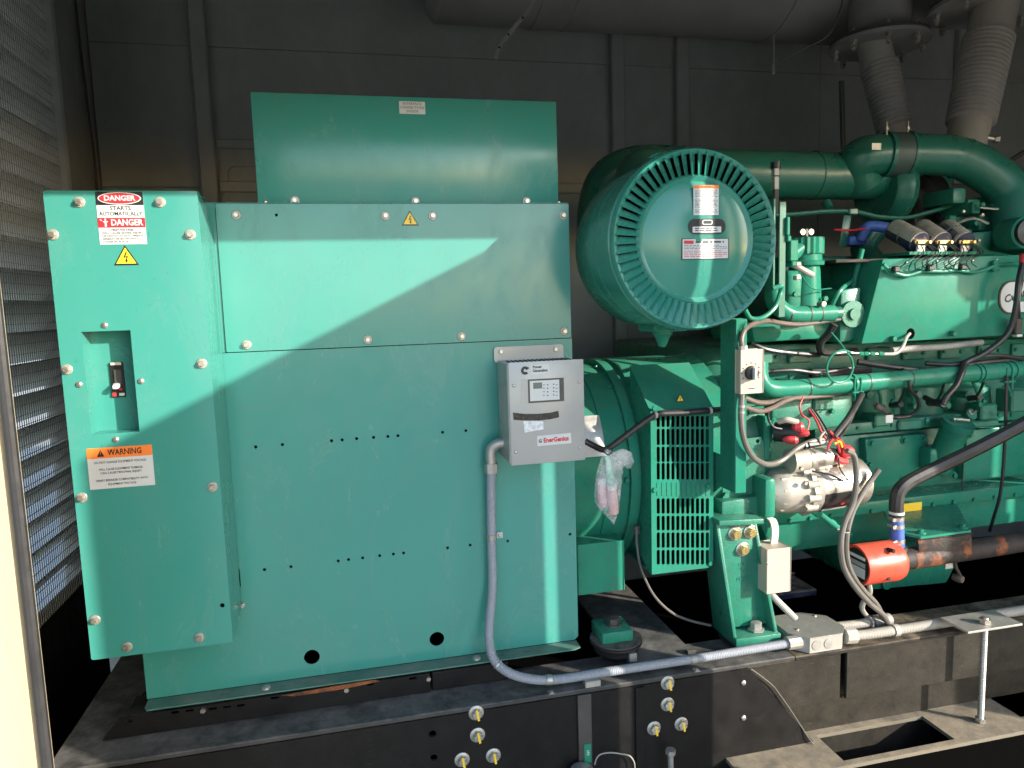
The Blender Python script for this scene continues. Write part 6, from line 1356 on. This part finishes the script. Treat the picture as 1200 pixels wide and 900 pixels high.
# dark hoses tucked behind
tubep('hose', [(978, 380, 0.10), (970, 392, 0.12), (961, 402, 0.14), (963, 412, 0.16), (978, 413, 0.16), (1003, 412, 0.18)], 0.013, M_rub)
tubep('hose', [(880, 402, 0.16), (900, 410, 0.15), (930, 414, 0.16), (960, 416, 0.18)], 0.008, M_rub)
tubep('hose', [(968, 377, 0.20), (975, 358, 0.16), (985, 340, 0.15), (1000, 328, 0.2)], 0.0075, M_engine)
tubep('hose', [(895, 436, 0.2), (930, 434, 0.19), (960, 437, 0.2), (1000, 431, 0.2)], 0.007, M_rub)
for x, y in ((1058, 438), (1103, 436), (1150, 430)):
    tubep('harness_branch', [(x, y-6, 0.10), (x+4, y+6, 0.07), (x+1, y+22, 0.10), (x-6, y+36, 0.18)], 0.0045, M_rub)
    q = P(x-7, y+38, 0.18); MB().cyl(q+V(0, 0.03, 0), q+V(0, -0.02, 0.01), 0.011, seg=8).build('sensor_plug', M_rub, en)
# conduit of red and grey leads near the starter
for k, m in enumerate((M_boot, M_cable, M_rub)):
    tubep('lead', [(948+k*3, 480, 0.02), (956+k*3, 492, -0.01), (962+k*4, 505, -0.04), (968+k*3, 514, -0.05)], 0.0035, m, sm_, 6)
tubep('lead', [(905, 470, 0.05), (900, 488, 0.0), (906, 500, -0.02), (916, 503, -0.02)], 0.004, M_rub)
# column-side plates
lug('bracket', 878, 476, 896, 486, 0.02, 0.01, M_engine, 0.002)
lug('bracket', 898, 492, 912, 520, 0.06, 0.01, M_engine, 0.002)
for x, y in ((902, 500), (907, 514)): inst('bolt', ME_bolt, en, P(x, y, 0.06), scale=0.8)
# linkages and struts by the elbow
tubep('linkage', [(1120, 262, 0.32), (1140, 256, 0.30), (1158, 262, 0.29)], 0.006, M_steel)
tubep('linkage', [(1148, 243, 0.30), (1172, 245, 0.28), (1190, 243, 0.26)], 0.005, M_steel)
for x, y in ((1128, 248), (1150, 252), (1174, 250), (1187, 262), (1146, 282), (1172, 286), (1190, 282)):
    inst('bolt', ME_bolt, en, P(x, y, 0.285), scale=0.9)
for x0, y0, x1, y1, Y in ((1113, 252, 1122, 270, 0.32), (1140, 236, 1150, 250, 0.32), (1165, 238, 1182, 247, 0.3), (1125, 268, 1140, 280, 0.31)):
    lug('lever', x0, y0, x1, y1, Y, 0.03, M_engine, 0.004)
tubep('strut', [(1118, 232, 0.9), (1200, 178, 0.8)], 0.012, M_dark)
tubep('strut', [(1125, 245, 0.9), (1200, 205, 0.8)], 0.009, M_gal)
tubep('strut', [(1150, 250, 0.7), (1200, 212, 0.7)], 0.010, M_dark)
lug('dark_casting', 1088, 215, 1180, 262, 0.85, 0.1, M_dark, 0.01)
tubep('red_lead', [(1062, 236, 0.5), (1058, 255, 0.5), (1056, 270, 0.5)], 0.006, M_brown)
tubep('drain_pipe', [(1045, 262, 0.45), (1056, 275, 0.44), (1068, 290, 0.43)], 0.022, M_deep)
# canister clips and cover screws
for x, y in ((931, 345), (931, 362), (966, 350)): inst('bolt', ME_gbolt, fc_, P(x, y, 0.125))
MB().tube([P(936, 318, 0.10), P(952, 338, 0.10), P(974, 338, 0.11)], 0.0022, 6).build('seam_wire', M_engine, fc_)
for x in (1062, 1098, 1140, 1168): inst('bolt', ME_small, hd, P(x, 307.5-(x-1062)*0.03, HY), scale=0.9)
# slotted clip, drain cock and heater elbow under the sump
tubep('heater_lead', [(1018, 683, -0.06), (1019, 695, -0.05), (1010, 712, -0.03), (1022, 730, -0.02)], 0.0085, M_wcond, ht)
